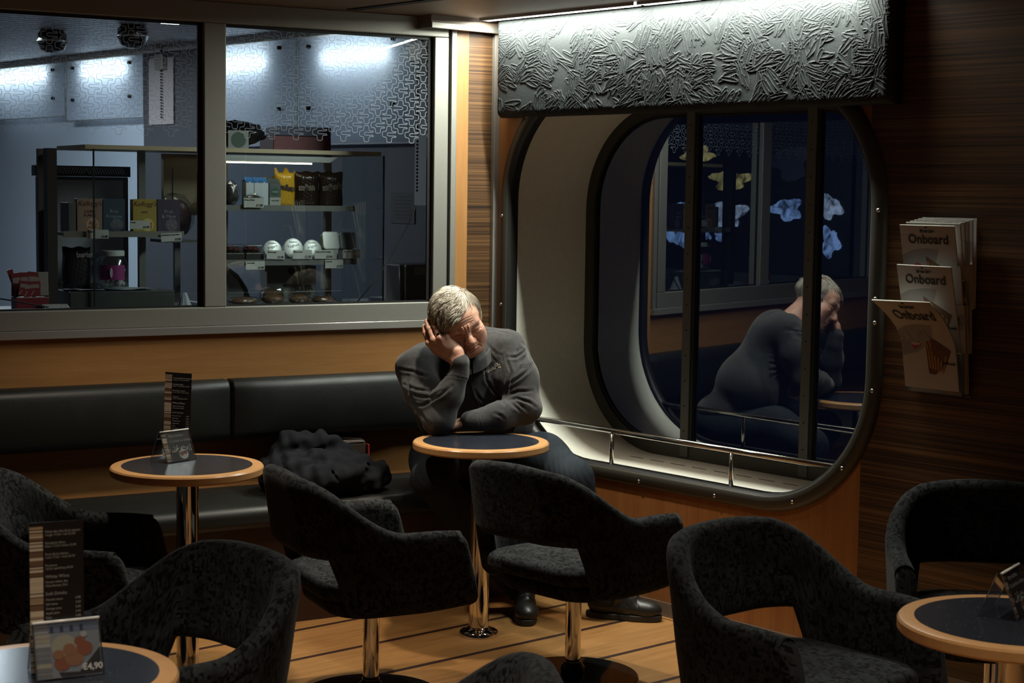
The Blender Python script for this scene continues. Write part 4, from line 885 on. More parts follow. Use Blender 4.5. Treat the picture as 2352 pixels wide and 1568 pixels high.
# ------------------------------------------------------------------ sculpting toolkit: distance fields on a grid -> one closed mesh
class Vol:
    def __init__(s, lo, hi, h):
        s.lo = np.array(lo, float); s.h = h; s.n = np.ceil((np.array(hi)-s.lo)/h).astype(int)+1
        s.d = np.full(s.n, .08, np.float32); s.ax = [(s.lo[i]+h*np.arange(s.n[i])).astype(np.float32) for i in range(3)]
    def sub(s, lo, hi):
        i0 = np.clip(np.floor((np.array(lo)-s.lo)/s.h).astype(int), 0, s.n); i1 = np.clip(np.ceil((np.array(hi)-s.lo)/s.h).astype(int)+1, 0, s.n)
        sl = tuple(slice(a, b) for a, b in zip(i0, i1))
        if any(b <= a for a, b in zip(i0, i1)): return None, None
        X, Y, Z = np.meshgrid(*[s.ax[k][sl[k]] for k in range(3)], indexing='ij', sparse=True); return sl, (X, Y, Z)
    def put(s, sl, q, k, cut=False):
        a = s.d[sl]
        if cut: q = -q; h = np.maximum(k-np.abs(a-q), 0)/max(k, 1e-6); s.d[sl] = np.maximum(a, q)+h*h*k*.25
        else: h = np.maximum(k-np.abs(a-q), 0)/max(k, 1e-6); s.d[sl] = np.minimum(a, q)-h*h*k*.25
    def cap(s, a, b, ra, rb=None, k=.01, cut=False):
        rb = ra if rb is None else rb; a = np.array(a, float); b = np.array(b, float); m = max(ra, rb)+k+3*s.h
        sl, g = s.sub(np.minimum(a, b)-m, np.maximum(a, b)+m)
        if sl is None: return
        ab = b-a; L = float(ab@ab)+1e-12; P = [g[i]-np.float32(a[i]) for i in range(3)]
        t = np.clip((P[0]*ab[0]+P[1]*ab[1]+P[2]*ab[2])/L, 0, 1)
        q = np.sqrt(sum((P[i]-t*ab[i])**2 for i in range(3)))-(ra+t*(rb-ra)); s.put(sl, q.astype(np.float32), k, cut)
    def path(s, pts, rs, k=.01, cut=False):
        rs = rs if isinstance(rs, (list, tuple)) else [rs]*len(pts)
        for i in range(len(pts)-1): s.cap(pts[i], pts[i+1], rs[i], rs[i+1], k, cut)
    def ell(s, c, r, k=.02, R=None, cut=False):
        c = np.array(c, float); r = np.array(r, float); m = max(r)+k+3*s.h if R is not None else r+k+3*s.h
        sl, g = s.sub(c-m, c+m)
        if sl is None: return
        P = [g[i]-np.float32(c[i]) for i in range(3)]
        if R is not None: P = [P[0]*R[0][j]+P[1]*R[1][j]+P[2]*R[2][j] for j in range(3)]
        k0 = np.sqrt(sum((P[i]/r[i])**2 for i in range(3))); k1 = np.sqrt(sum((P[i]/r[i]**2)**2 for i in range(3)))+1e-6
        s.put(sl, (k0*(k0-1)/k1).astype(np.float32), k, cut)
    def mesh(s):
        d = s.d; S_ = d < 0; n = s.n-1
        c = [S_[i:i+n[0], j:j+n[1], k:k+n[2]] for i in (0, 1) for j in (0, 1) for k in (0, 1)]
        cnt = sum(x.astype(np.int8) for x in c); act = (cnt > 0) & (cnt < 8); I, J, K = np.nonzero(act)
        idx = np.full(act.shape, -1, np.int32); idx[I, J, K] = np.arange(len(I))
        acc = np.zeros((len(I), 3)); m = np.zeros(len(I))
        for ax in range(3):
            o = [a for a in range(3) if a != ax]
            for u in (0, 1):
                for v in (0, 1):
                    p = [0, 0, 0]; p[o[0]] = u; p[o[1]] = v; q = p[:]; q[ax] = 1
                    a = d[I+p[0], J+p[1], K+p[2]]; b = d[I+q[0], J+q[1], K+q[2]]; x = (a < 0) != (b < 0)
                    t = np.where(x, a/np.where(x, a-b, 1), 0); pos = np.tile(np.array(p, float), (len(I), 1)); pos[:, ax] = t
                    acc += pos*x[:, None]; m += x
        V = s.lo+(np.stack([I, J, K], 1)+acc/np.maximum(m, 1)[:, None])*s.h
        Fs = []
        for ax in range(3):
            o = [a for a in range(3) if a != ax]
            A0 = S_.take(range(0, n[ax]), ax); A1 = S_.take(range(1, n[ax]+1), ax); e = np.argwhere(A0 != A1)
            e = e[(e[:, o[0]] > 0) & (e[:, o[1]] > 0) & (e[:, o[0]] < n[o[0]]) & (e[:, o[1]] < n[o[1]])]
            fl = A0[tuple(e.T)]; qs = []
            for du, dv in ((0, 0), (-1, 0), (-1, -1), (0, -1)):
                w_ = e.copy(); w_[:, o[0]] += du; w_[:, o[1]] += dv; qs.append(idx[tuple(w_.T)])
            q = np.stack(qs, 1); flip = fl if ax != 1 else ~fl
            q[~flip] = q[~flip][:, ::-1]; Fs.append(q)
        F = np.concatenate(Fs); return V, F[(F >= 0).all(1)]
def vnormals(V, F):
    n = np.cross(V[F[:, 2]]-V[F[:, 0]], V[F[:, 3]]-V[F[:, 1]]); N = np.zeros_like(V)
    for k in range(4): np.add.at(N, F[:, k], n)
    return N/(np.linalg.norm(N, axis=1, keepdims=True)+1e-12)
def vsmooth(V, F, it=1, f=.5):
    for _ in range(it):
        A_ = np.zeros_like(V); c = np.zeros(len(V))
        for a, b in ((0, 1), (1, 2), (2, 3), (3, 0)):
            np.add.at(A_, F[:, a], V[F[:, b]]); np.add.at(A_, F[:, b], V[F[:, a]]); np.add.at(c, F[:, a], 1); np.add.at(c, F[:, b], 1)
        V = V*(1-f)+f*A_/np.maximum(c, 1)[:, None]
    return V
# ------------------------------------------------------------------ the man.  local frame: a to the right of the view, b away from the table, c up
man = thing('person', 'grey-haired man in a grey zip sweater asleep with his cheek on his hand', 'person', (4.05, 4.95, 0), -0.72051599)
v3 = lambda *p: np.array(p, float)
SH = .98
Yh = v3(.345, -.830, -.438); Xh = v3(-.911, -.273, -.308); Yh /= np.linalg.norm(Yh); Xh = Xh-Yh*(Xh@Yh); Xh /= np.linalg.norm(Xh); Yh /= np.linalg.norm(Yh)
ro = math.radians(8)                                              # a little more tilt towards the hand
Zh = np.cross(Xh, Yh); Xh, Zh = Xh*math.cos(ro)-Zh*math.sin(ro), Zh*math.cos(ro)+Xh*math.sin(ro)
RH = np.stack([Xh, Yh, Zh])                                        # rows: head axes in the man's frame
EYE = v3(.054, -.160, 1.1027); OH = EYE-Yh*.080*SH
H = lambda x, y, z: OH+SH*(x*Xh+y*Yh+z*Zh)                           # head-local metres -> man frame; +x is his right (the hand side)
HR = RH
def skin_material():
    t = NT('ruddy_skin'); v = t.coord((1, 1, 1)); n = t.noise(v, 55, 4, .6); n2 = t.noise(v, 380, 2, .6)
    at = t.add('ShaderNodeAttribute', attribute_name='flush'); col = t.ramp(n, [(.3, (.50, .265, .185)), (.7, (.60, .36, .265))])
    col = t.mix(t.math('MULTIPLY', at.outputs['Fac'], .75), col, (.46, .13, .095))
    t.P('Base Color', col); t.P('Roughness', .48); t.P('Subsurface Weight', .12); t.P('Subsurface Scale', .012); t.P('Subsurface Radius', (1, .35, .2))
    t.bump(t.math('ADD', n, t.math('MULTIPLY', n2, .4)), .12, .002); return t.m
M['skin'] = skin_material()
def segdist(P, line):
    best = np.full(len(P), 9.0); sg = np.zeros(len(P))
    for a, b in zip(line, line[1:]):
        a = np.array(a); ab = np.array(b)-a; L = ab@ab; t = np.clip(((P-a)@ab)/L, 0, 1); q = P-a-t[:, None]*ab; d = np.hypot(q[:, 0], q[:, 1])
        m = d < best; best[m] = d[m]; sg[m] = np.sign(ab[0]*q[m, 1]-ab[1]*q[m, 0])
    return best*np.where(sg == 0, 1, sg)
def headline(L, pts, w, amp):
    """a crease (amp < 0) drawn across the front of the face, in head x,z"""
    return amp*np.exp(-(np.abs(segdist(L[:, [0, 2]], pts))/w)**2)
def build_body():
    v = Vol((-.17, -.29, .87), (.20, .17, 1.25), .0020); s = SH
    E = lambda c, r, k=.02, cut=False: v.ell(H(*c), [x*s for x in r], k, HR.T, cut)
    Cp = lambda a, b, ra, rb=None, k=.01, cut=False: v.cap(H(*a), H(*b), ra*s, (rb if rb is not None else ra)*s, k, cut)
    E((0, -.018, .032), (.079, .098, .078)); E((0, .030, .034), (.068, .056, .056), .03)
    E((0, .028, -.042), (.067, .058, .074), .03); E((0, .045, -.078), (.050, .036, .034), .025)
    for x in (1, -1):
        Cp((x*.058, .0, -.058), (x*.022, .064, -.092), .021, .020, .03)
        E((x*.044, .054, -.032), (.027, .026, .024), .03)
        E((x*.042, .046, -.066), (.027, .028, .026), .025)                     # jowl
        E((x*.079, -.012, -.012), (.010, .019, .033), .006)                   # ear
    E((0, .070, -.096), (.024, .020, .017), .02); E((0, .035, -.110), (.054, .045, .024), .025)
    Cp((-.044, .070, .019), (0, .082, .019), .013, .013, .02); Cp((0, .082, .019), (.044, .070, .019), .013, .013, .02)
    for x in (1, -1):
        E((x*.035, .096, -.001), (.019, .015, .011), .014, True)
        E((x*.035, .0735, -.002), (.0195, .0158, .0120), .006)                 # closed lid
        E((x*.034, .078, -.017), (.018, .009, .0055), .008)                    # pouch under the eye
    Cp((0, .086, .006), (0, .103, -.021), .0110, .0130, .012); Cp((0, .103, -.021), (0, .110, -.031), .0130, .0155, .008)
    for x in (1, -1):
        E((x*.0145, .099, -.036), (.0100, .0125, .0095), .006); Cp((x*.0080, .108, -.0435), (x*.0100, .098, -.045), .0034, .0034, .003, True)
        E((x*.0100, .092, .026), (.0055, .006, .013), .006)                    # knotted brow
    E((0, .087, -.053), (.020, .012, .011), .012)
    up = [(-.025, .079, -.0690), (-.010, .0925, -.0655), (0, .0935, -.0665), (.010, .0925, -.0655), (.025, .079, -.0690)]
    lo = [(-.022, .079, -.0725), (-.008, .0910, -.0765), (.008, .0910, -.0765), (.022, .079, -.0725)]
    v.path([H(*p) for p in up], [.003*s, .0046*s, .0044*s, .0046*s, .003*s], .006); v.path([H(*p) for p in lo], [.003*s, .0060*s, .0060*s, .003*s], .006)
    v.cap(H(0, -.03, -.06), v3(.065, .06, 1.00), .060, .068, .03)
    # right hand against the cheek
    hd = dict(w=v3(.0324, -.1700, .985), heel=v3(.0200, -.1640, 1.030), palm=v3(-.0104, -.1570, 1.0445))
    K = [v3(-.0179, -.1590, 1.0841), v3(-.0425, -.1630, 1.0800), v3(-.0660, -.1500, 1.0710), v3(-.0840, -.1310, 1.0580)]
    P = [v3(-.0294, -.1514, 1.1126), v3(-.0595, -.1500, 1.1170), v3(-.0840, -.1365, 1.1100), v3(-.0990, -.1160, 1.0930)]
    T = [v3(-.0400, -.1300, 1.1325), v3(-.0740, -.1190, 1.1440), v3(-.0960, -.1010, 1.1380), v3(-.1060, -.0860, 1.1150)]
    hd = {k_: p_+v3(0, -.012, 0) for k_, p_ in hd.items()}; K = [p_+v3(0, -.010, 0) for p_ in K]; P = [p_+v3(0, -.004, 0) for p_ in P]
    v.cap(v3(.014, -.168, .900), hd['w'], .030, .0265, .02); v.cap(hd['w'], hd['heel'], .027, .024, .015)
    v.cap(hd['heel'], K[0], .0195, .0120, .014); v.cap(hd['w'], K[3], .0215, .0120, .016)
    v.cap(hd['palm'], K[1], .0190, .0125, .014); v.cap(hd['palm'], K[2], .0190, .0125, .014)
    for i in range(4):
        r0 = (.0098, .0108, .0112, .0108)[i]; g = v3(0, 0, 0)
        v.cap(K[i], P[i], r0*1.12, r0*.98, .003); v.cap(P[i], P[i], r0*1.02, r0*1.02, .003); v.cap(P[i], T[i], r0*.98, r0*.78, .003)
        v.cap(K[i]+v3(0, -.003, 0), K[i]+v3(0, -.0031, 0), r0*1.12, None, .008)
    v.cap(v3(-.012, -.150, 1.006), v3(-.060, -.125, 1.026), .0165, .0125, .012); v.cap(v3(-.060, -.125, 1.026), v3(-.084, -.098, 1.048), .0125, .0100, .005)
    V, F = v.mesh(); V = vsmooth(V, F, 1, .35); N = vnormals(V, F); L = (V-OH) @ RH.T / SH
    face = (L[:, 1] > .035) & (np.abs(L[:, 0]) < .075) & (L[:, 2] > -.125) & (L[:, 2] < .09) & ((N @ Yh) > .15); D = np.zeros(len(V))
    for x in (1, -1):
        for pts, w_, amp in (([(x*.053, -.004), (x*.044, -.0085), (x*.033, -.0100), (x*.021, -.0075), (x*.016, -.003)], .0015, -.0022),
                             ([(x*.052, .006), (x*.036, .0100), (x*.020, .006)], .0017, -.0016), ([(x*.052, -.020), (x*.036, -.0255), (x*.020, -.018)], .0022, -.0014),
                             ([(x*.053, .0), (x*.064, .006)], .0014, -.0009), ([(x*.053, -.005), (x*.066, -.006)], .0014, -.0010), ([(x*.053, -.009), (x*.063, -.017)], .0014, -.0009),
                             ([(x*.020, -.030), (x*.029, -.047), (x*.034, -.066)], .0028, -.0030), ([(x*.029, -.070), (x*.034, -.088)], .0022, -.0018),
                             ([(x*.0045, .008), (x*.0050, .024), (x*.0085, .040)], .0020, -.0028), ([(x*.015, .018), (x*.020, .032), (x*.027, .036)], .0019, -.0018),
                             ([(x*.009, .002), (x*.016, .010)], .0016, -.0015), ([(x*.020, -.0385), (x*.0215, -.0300)], .0018, -.0016)):
            D += headline(L, pts, w_, amp)
    for z0 in (.042, .051, .060): D += headline(L, [(-.040, z0-.005), (-.015, z0+.001), (.012, z0-.001), (.040, z0-.006)], .0016, -.0010)
    D += headline(L, [(-.028, -.0735), (-.013, -.0700), (0, -.0712), (.013, -.0700), (.028, -.0735)], .0017, -.0042)+headline(L, [(-.014, -.084), (0, -.0865), (.014, -.084)], .0030, -.0020)
    D += headline(L, [(0, -.046), (0, -.060)], .0024, -.0010)+headline(L, [(-.012, .003), (.012, .003)], .0016, -.0014)
    V = V+N*(D*face*SH)[:, None]
    # colour flush: nose, cheeks, lips, lids, finger joints
    fl = np.zeros(len(V))
    for c, r, a in (((0, .108, -.036), .020, .7), ((.044, .072, -.040), .026, .55), ((-.044, .072, -.040), .026, .55), ((.033, .088, -.002), .018, .5), ((-.033, .088, -.002), .018, .5), ((0, .09, -.077), .022, .75), ((0, .085, .02), .02, .35), ((0, .07, -.10), .025, .35)):
        fl = np.maximum(fl, a*np.exp(-(np.linalg.norm(L-np.array(c), axis=1)/r)**2))
    for q in K+P: fl = np.maximum(fl, .45*np.exp(-(np.linalg.norm(V-q, axis=1)/.011)**2))
    # the rest of the body, under the clothes, joins the same mesh
    w_ = Vol((-.30, -.32, .0), (.75, .52, 1.06), .012)
    w_.ell((.06, .12, .90), (.15, .10, .17), .05); w_.ell((.085, .20, .74), (.19, .12, .14), .06); w_.ell((.075, .31, .58), (.16, .11, .09), .05)
    w_.path([SHR, ELR, v3(.030, -.1710, .945)], [.050, .038, .026], .03); w_.path([SHL, ELL, v3(.075, -.140, .7705)], [.050, .040, .026], .03)
    w_.path([HIL, KNL, ANL], [.07, .05, .035], .04); w_.path([HIR, KNR, ANR], [.07, .05, .035], .04); w_.path([v3(-.05, .10, .94), v3(.066, .06, 1.0), v3(.14, .10, .98)], .055, .05)
    V2, F2 = w_.mesh()
    # left hand, half hidden behind the right elbow
    q = Vol((-.07, -.17, .718), (.10, -.05, .80), .0025); wl = v3(.0650, -.1350, .7700); pl = v3(.030, -.118, .758)
    q.cap(v3(.085, -.138, .7715), wl, .026, .023, .01); q.cap(wl, pl, .022, .0165, .012)
    for i, (dy, ln) in enumerate(((-.020, .9), (-.006, 1), (.008, .95), (.021, .8))):
        k0 = v3(.012, -.112+dy, .752-.004*i); k1 = k0+v3(-.034*ln, .012, -.006); k2 = k1+v3(-.018*ln, .010, -.010)
        q.cap(pl, k0, .012, .0098, .008); q.cap(k0, k1, .0098, .0088, .003); q.cap(k1, k2, .0088, .0075, .003)
    q.cap(wl+v3(-.015, -.012, -.004), v3(.022, -.146, .750), .012, .0095, .008); q.cap(v3(.022, -.146, .750), v3(.002, -.148, .742), .0095, .008, .003)
    V3, F3 = q.mesh()
    VV = np.concatenate([V, V2, V3]); FF = np.concatenate([F, F2+len(V), F3+len(V)+len(V2)])
    me = mesh_np('body', VV, FF); a = me.attributes.new('flush', 'FLOAT', 'POINT'); a.data.foreach_set('value', np.concatenate([fl, np.zeros(len(V2)+len(V3))]).astype(np.float32))
    return link_mesh('body', me, M['skin'], man, True), K, P
SHR, ELR, WRR = v3(-.140, .010, .944), v3(-.0384, -.1572, .7760), v3(.0330, -.1715, .975)
SHL, ELL, WRL = v3(.2010, .045, 1.020), v3(.2719, -.0389, .8100), v3(.088, -.138, .7735)
HIL, KNL, ANL = v3(.205, .285, .555), v3(.463, -.062, .546), v3(.585, -.025, .110)
HIR, KNR, ANR = v3(-.045, .285, .555), v3(-.070, -.150, .555), v3(.268, .060, .110)
body, KN, PN = build_body()
# ---- sweater
def knit():
    t = NT('grey_sweatshirt_knit'); v = t.coord((1, 1, 1)); n = t.noise(v, 420, 2, .7); n2 = t.noise(v, 60, 4, .6)
    t.P('Base Color', t.ramp(t.math('ADD', t.math('MULTIPLY', n, .5), t.math('MULTIPLY', n2, .5)), [(.34, (.026, .027, .0285)), (.66, (.052, .0535, .0545))]))
    t.P('Roughness', .92); t.P('Sheen Weight', .2); t.P('Specular IOR Level', .2); t.bump(n, .3, .002); return t.m
M['knit'] = knit()
FOLDS = [[(-.194, .949), (-.146, .946), (-.093, .929)], [(-.176, .897), (-.132, .885), (-.07, .877)], [(-.158, .869), (-.114, .859), (-.07, .855), (-.031, .877), (.004, .908)], [(-.144, .828), (-.105, .828), (-.061, .851), (-.014, .886)], [(-.113, .802), (-.087, .776), (-.069, .759)], [(-.126, .784), (-.104, .754), (-.082, .737)], [(-.07, .85), (-.053, .873), (-.014, .899)], [(.19, 1.033), (.203, 1.068), (.22, 1.099)], [(.205, .872), (.222, .946), (.195, 1.011)], [(.214, .902), (.253, .929), (.292, .96)], [(.206, .859), (.249, .877), (.302, .877)], [(.206, .841), (.245, .85), (.298, .834)], [(.215, .837), (.237, .82), (.263, .803)], [(.232, .842), (.263, .82), (.285, .803)], [(.249, .85), (.285, .838), (.316, .816)], [(.162, .801), (.184, .793), (.198, .78)], [(.116, .98), (.126, .91), (.162, .858), (.197, .832)], [(.133, 1.01), (.182, .967), (.2, .902)], [(.083, .874), (.101, .844), (.123, .823)], [(.26, 1.051), (.278, 1.034), (.291, .995)], [(.124, 1.049), (.16, 1.015), (.178, .98)], [(.15, 1.02), (.185, 1.005), (.205, .96)], [(.205, 1.0), (.24, 1.0), (.285, 1.03)], [(-.165, .93), (-.15, .86), (-.12, .81)]]
SEAMS = [[(-.023, .943), (.016, .943), (.06, .931)], [(.115, 1.089), (.158, 1.094), (.207, 1.085)], [(.097, .8), (.106, .77), (.111, .74)], [(.207, 1.092), (.185, 1.055), (.172, 1.01), (.178, .95)]]
def build_sweater():
    v = Vol((-.32, -.27, .56), (.42, .46, 1.16), .0045)
    v.ell((.055, .105, .905), (.185, .135, .165), .06); v.ell((.085, .195, .750), (.235, .165, .170), .07); v.ell((.080, .29, .640), (.205, .150, .085), .05)
    v.cap(v3(-.105, .075, .955), v3(.165, .085, 1.005), .088, .085, .05); v.cap(v3(.02, .10, 1.0), v3(.09, .10, 1.02), .082, .080, .05)
    v.cap(v3(.070, .008, .972), v3(.08, .065, .860), .060, .090, .05)
    v.path([SHR, v3(-.100, -.075, .855), ELR+v3(-.004, .004, .004)], [.080, .070, .052], .035); v.path([ELR, v3(-.004, -.167, .870), v3(.0300, -.1760, .955)], [.053, .049, .037], .025)
    v.cap(v3(.0300, -.1750, .950), v3(.0325, -.1800, .992), .0380, .0365, .006)
    v.cap(ELR+v3(-.02, .01, .0), ELR+v3(-.045, .05, .05), .048, .055, .03)
    v.path([SHL, v3(.248, -.005, .915), ELL], [.078, .072, .062], .035); v.path([ELL, v3(.180, -.100, .785), WRL], [.060, .050, .038], .03)
    v.cap(WRL, WRL+v3(-.020, .001, -.001), .0375, .0345, .005)
    sl = v.sub((-.32, -.27, .56), (.42, -.0, .7215)); 
    g = sl[1]; rr = np.hypot(g[0]-np.float32(.115), g[1]+np.float32(.296)); tb = np.maximum(rr-.252, g[2]-.7215)+0*g[0]
    v.d[sl[0]] = np.maximum(v.d[sl[0]], -tb)
    V, F = v.mesh(); V = vsmooth(V, F, 2, .5); N = vnormals(V, F); front = np.clip((.35-N[:, 1])/.5, 0, 1)*(V[:, 1] < .12)
    P2 = V[:, [0, 2]]; D = np.zeros(len(V))
    for ln in FOLDS:
        s = segdist(P2, ln); a = np.abs(s); e0, e1 = np.array(ln[0]), np.array(ln[-1])
        tp = np.clip(np.minimum(np.linalg.norm(P2-e0, axis=1), np.linalg.norm(P2-e1, axis=1))/.03, .25, 1)
        tp = tp*(.4 if ln[0][1] > 1.0 and ln[0][0] > .1 and ln[0][0] < .2 else 1)
        D += tp*(.0042*np.exp(-((a-.008)/.007)**2)-.0052*np.exp(-(a/.0050)**2))
    for ln in SEAMS:
        a = np.abs(segdist(P2, ln)); D += .0016*np.exp(-((a-.0045)/.003)**2)-.0022*np.exp(-(a/.0022)**2)
    rs = np.random.RandomState(5)
    for _ in range(16):
        k = rs.normal(0, 34, 3); D += .0007*np.sin(V@k+rs.uniform(0, 6))
    V = V+N*(D*front)[:, None]
    me = mesh_np('sweater', V, F); o = link_mesh('sweater', me, M['knit'], man, True); o['label'] = 'dark grey zip-neck sweatshirt'
    return o, V, F
sweater, SV, SF = build_sweater()
from mathutils.bvhtree import BVHTree
SB = BVHTree.FromPolygons([tuple(p) for p in SV], [tuple(int(i) for i in f) for f in SF])
BB = BVHTree.FromObject(body, bpy.context.evaluated_depsgraph_get()) if False else BVHTree.FromPolygons([tuple(x.co) for x in body.data.vertices], [tuple(p.vertices) for p in body.data.polygons])
def on_front(bvh, a, c, lift=.0012, b0=-.6):
    h = bvh.ray_cast(Vector((a, b0, c)), Vector((0, 1, 0)))
    return Vector((a, (h[0].y if h[0] is not None else 0)-lift, c))
def decal(me, name, mat, parent, mtx, bvh=None, lift=.0008):
    """lay a flat lettering mesh on the front of the garment"""
    me.materials.clear()
    for v in me.vertices:
        p = mtx @ v.co; v.co = on_front(bvh or SB, p.x, p.z, lift+(.0006 if v.co.z > 0 else 0))
    return link_mesh(name, me, mat, parent)
def plane_at(a, c, deg):   # text x,y -> a,c rotated
    r = math.radians(deg); return Matrix(((math.cos(r), -math.sin(r), 0, a), (0, 0, 0, 0), (math.sin(r), math.cos(r), 0, c), (0, 0, 0, 1)))
def ribbon(pts, r, name, mat, parent, bvh=None, lift=.001, n=24):
    out = []; P = [Vector(p) for p in pts]
    for i in range(len(P)-1):
        for k in range(n//(len(P)-1)): 
            q = P[i].lerp(P[i+1], k/(n//(len(P)-1))); out.append(on_front(bvh or SB, q.x, q.y, lift))
    out.append(on_front(bvh or SB, *P[-1], lift)); b = bmesh.new(); tube(b, out, r, 8); return obj(name, b, mat, parent, smooth=True)
ribbon([(.0690, .955), (.0700, .90), (.0820, .85), (.100, .815)], .0026, 'zip', M['black'], sweater)
b = bmesh.new(); q = on_front(SB, .0690, .950, .004); bx(b, q.x-.003, q.x+.003, q.y-.002, q.y+.001, q.z-.016, q.z+.004); obj('zip_pull', b, M['bolt'], sweater)
M['thread'] = plain('pale_thread', (.42, .40, .34), .7); M['darkthread'] = plain('dark_thread', (.010, .010, .011), .8)
decal(text_mesh('Mucia', .019, .0002, shear=.3), 'embroidery', M['thread'], sweater, plane_at(.119, .932, 27)); decal(text_mesh('Pa', .030, .0002, shear=.35), 'embroidery', M['thread'], sweater, plane_at(.158, .950, 24))
decal(text_mesh('ETIHW', .016, .0002, bold=.0008), 'sleeve_print', M['darkthread'], sweater, plane_at(.252, .965, 5))
decal(text_mesh('SEA', .015, .0002, bold=.0006), 'sleeve_print', M['darkthread'], sweater, plane_at(.243, 1.022, 28))
me = bpy.data.meshes.new('badge'); bb = bmesh.new()
for i in range(6):
    for j in range(6):
        if (i*7+j*5) % 4: 
            f = [bb.verts.new((i*.004+dx, j*.0036+dy, 0)) for dx, dy in ((0, 0), (.0034, 0), (.0034, .003), (0, .003))]; bb.faces.new(f)
bb.to_mesh(me); bb.free(); decal(me, 'sleeve_badge', M['darkthread'], sweater, plane_at(.252, .989, 12))
# stand-up collar, open at the front by the zip
def collar():
    top = [(.076, -.064, .984), (.104, -.058, .996), (.128, -.036, 1.016), (.142, .006, 1.046), (.130, .058, 1.074), (.095, .100, 1.090), (.050, .112, 1.088), (.005, .092, 1.068), (-.030, .050, 1.036), (-.032, .0, 1.006), (-.005, -.042, .985), (.035, -.062, .978), (.066, -.066, .979)]
    P = [Vector(p) for p in top]; ctr = Vector((.055, .03, 1.03)); rows = []; n = 6
    dense = []
    for i in range(len(P)-1):
        for k in range(n):
            t = k/n; p0, p1, p2, p3 = P[max(i-1, 0)], P[i], P[i+1], P[min(i+2, len(P)-1)]
            dense.append(.5*((2*p1)+(p2-p0)*t+(2*p0-5*p1+4*p2-p3)*t*t+(3*p1-p0-3*p2+p3)*t**3))
    dense.append(P[-1])
    for p in dense:
        o = (p-ctr); o.z = 0; o.normalize(); row = []
        for d, z in ((-.004, -.045), (-.0045, -.02), (-.004, -.003), (0, .001), (.0045, -.002), (.007, -.014), (.009, -.028), (.012, -.045)): row.append(p+o*d+Vector((0, 0, z)))
        rows.append(row)
    b = bmesh.new(); grid(b, rows); o = obj('collar', b, M['knit'], sweater, smooth=True); return o
collar()
# ---- trousers
def denim():
    t = NT('dark_navy_trouser_cloth'); v = t.coord((1, 1, 1)); n = t.noise(v, 300, 2, .6); n2 = t.noise(v, 12, 3, .5)
    t.P('Base Color', t.ramp(t.math('ADD', t.math('MULTIPLY', n, .5), t.math('MULTIPLY', n2, .5)), [(.35, (.010, .014, .020)), (.68, (.026, .034, .042))])); t.P('Roughness', .9); t.P('Specular IOR Level', .2); t.bump(n, .2, .002); return t.m
M['denim'] = denim()
def build_trousers():
    v = Vol((-.28, -.28, .05), (.72, .50, .78), .0065)
    v.ell((.080, .315, .580), (.205, .150, .105), .05)
    v.path([HIL, v3(.345, .085, .590), KNL], [.112, .098, .072], .05); v.path([KNL, v3(.525, -.055, .32), ANL+v3(0, 0, -.02)], [.070, .064, .055], .03)
    v.path([HIR, v3(-.06, .06, .590), KNR], [.112, .098, .072], .05); v.path([KNR, v3(.10, -.03, .31), ANR+v3(0, 0, -.02)], [.072, .066, .056], .03)
    bench_n = np.array([0.1959900*math.cos(.72051599)-.9806059*math.sin(.72051599), .19599*math.sin(.72051599)+.9806059*math.cos(.72051599)])
    sl, g = v.sub((-.28, -.28, .05), (.72, .50, .78)); nn = bench_n[0]*g[0]+bench_n[1]*g[1]; off = 4.05*.19599+4.95*.9806059
    seat = np.maximum(g[2]-.466, 5.750-off-nn)+0*g[0]; v.d[sl] = np.maximum(v.d[sl], -seat)
    tb = np.maximum(np.hypot(g[0]-np.float32(.115), g[1]+np.float32(.296))-.254, .684-g[2])+0*g[0]; v.d[sl] = np.maximum(v.d[sl], -tb)
    V, F = v.mesh(); V = vsmooth(V, F, 2, .5); N = vnormals(V, F)
    D = np.zeros(len(V))
    for c, ax, sp in ((KNL, v3(.5, -.3, .3), .022), (KNR, v3(.2, -.6, .4), .022), (ANL, v3(0, 0, 1), .026), (ANR, v3(0, 0, 1), .026), (HIL, v3(.7, -.6, 0), .03)):
        ax = ax/np.linalg.norm(ax); q = V-c; D += .0016*np.sin((q@ax)*2*PI/sp+4*np.sin(q[:, 0]*18+q[:, 1]*11))*np.exp(-(np.linalg.norm(q, axis=1)/.11)**2)
    V = V+N*D[:, None]
    return link_mesh('trousers', mesh_np('trousers', V, F), M['denim'], man, True)
trousers = build_trousers(); trousers['label'] = 'dark navy trousers'
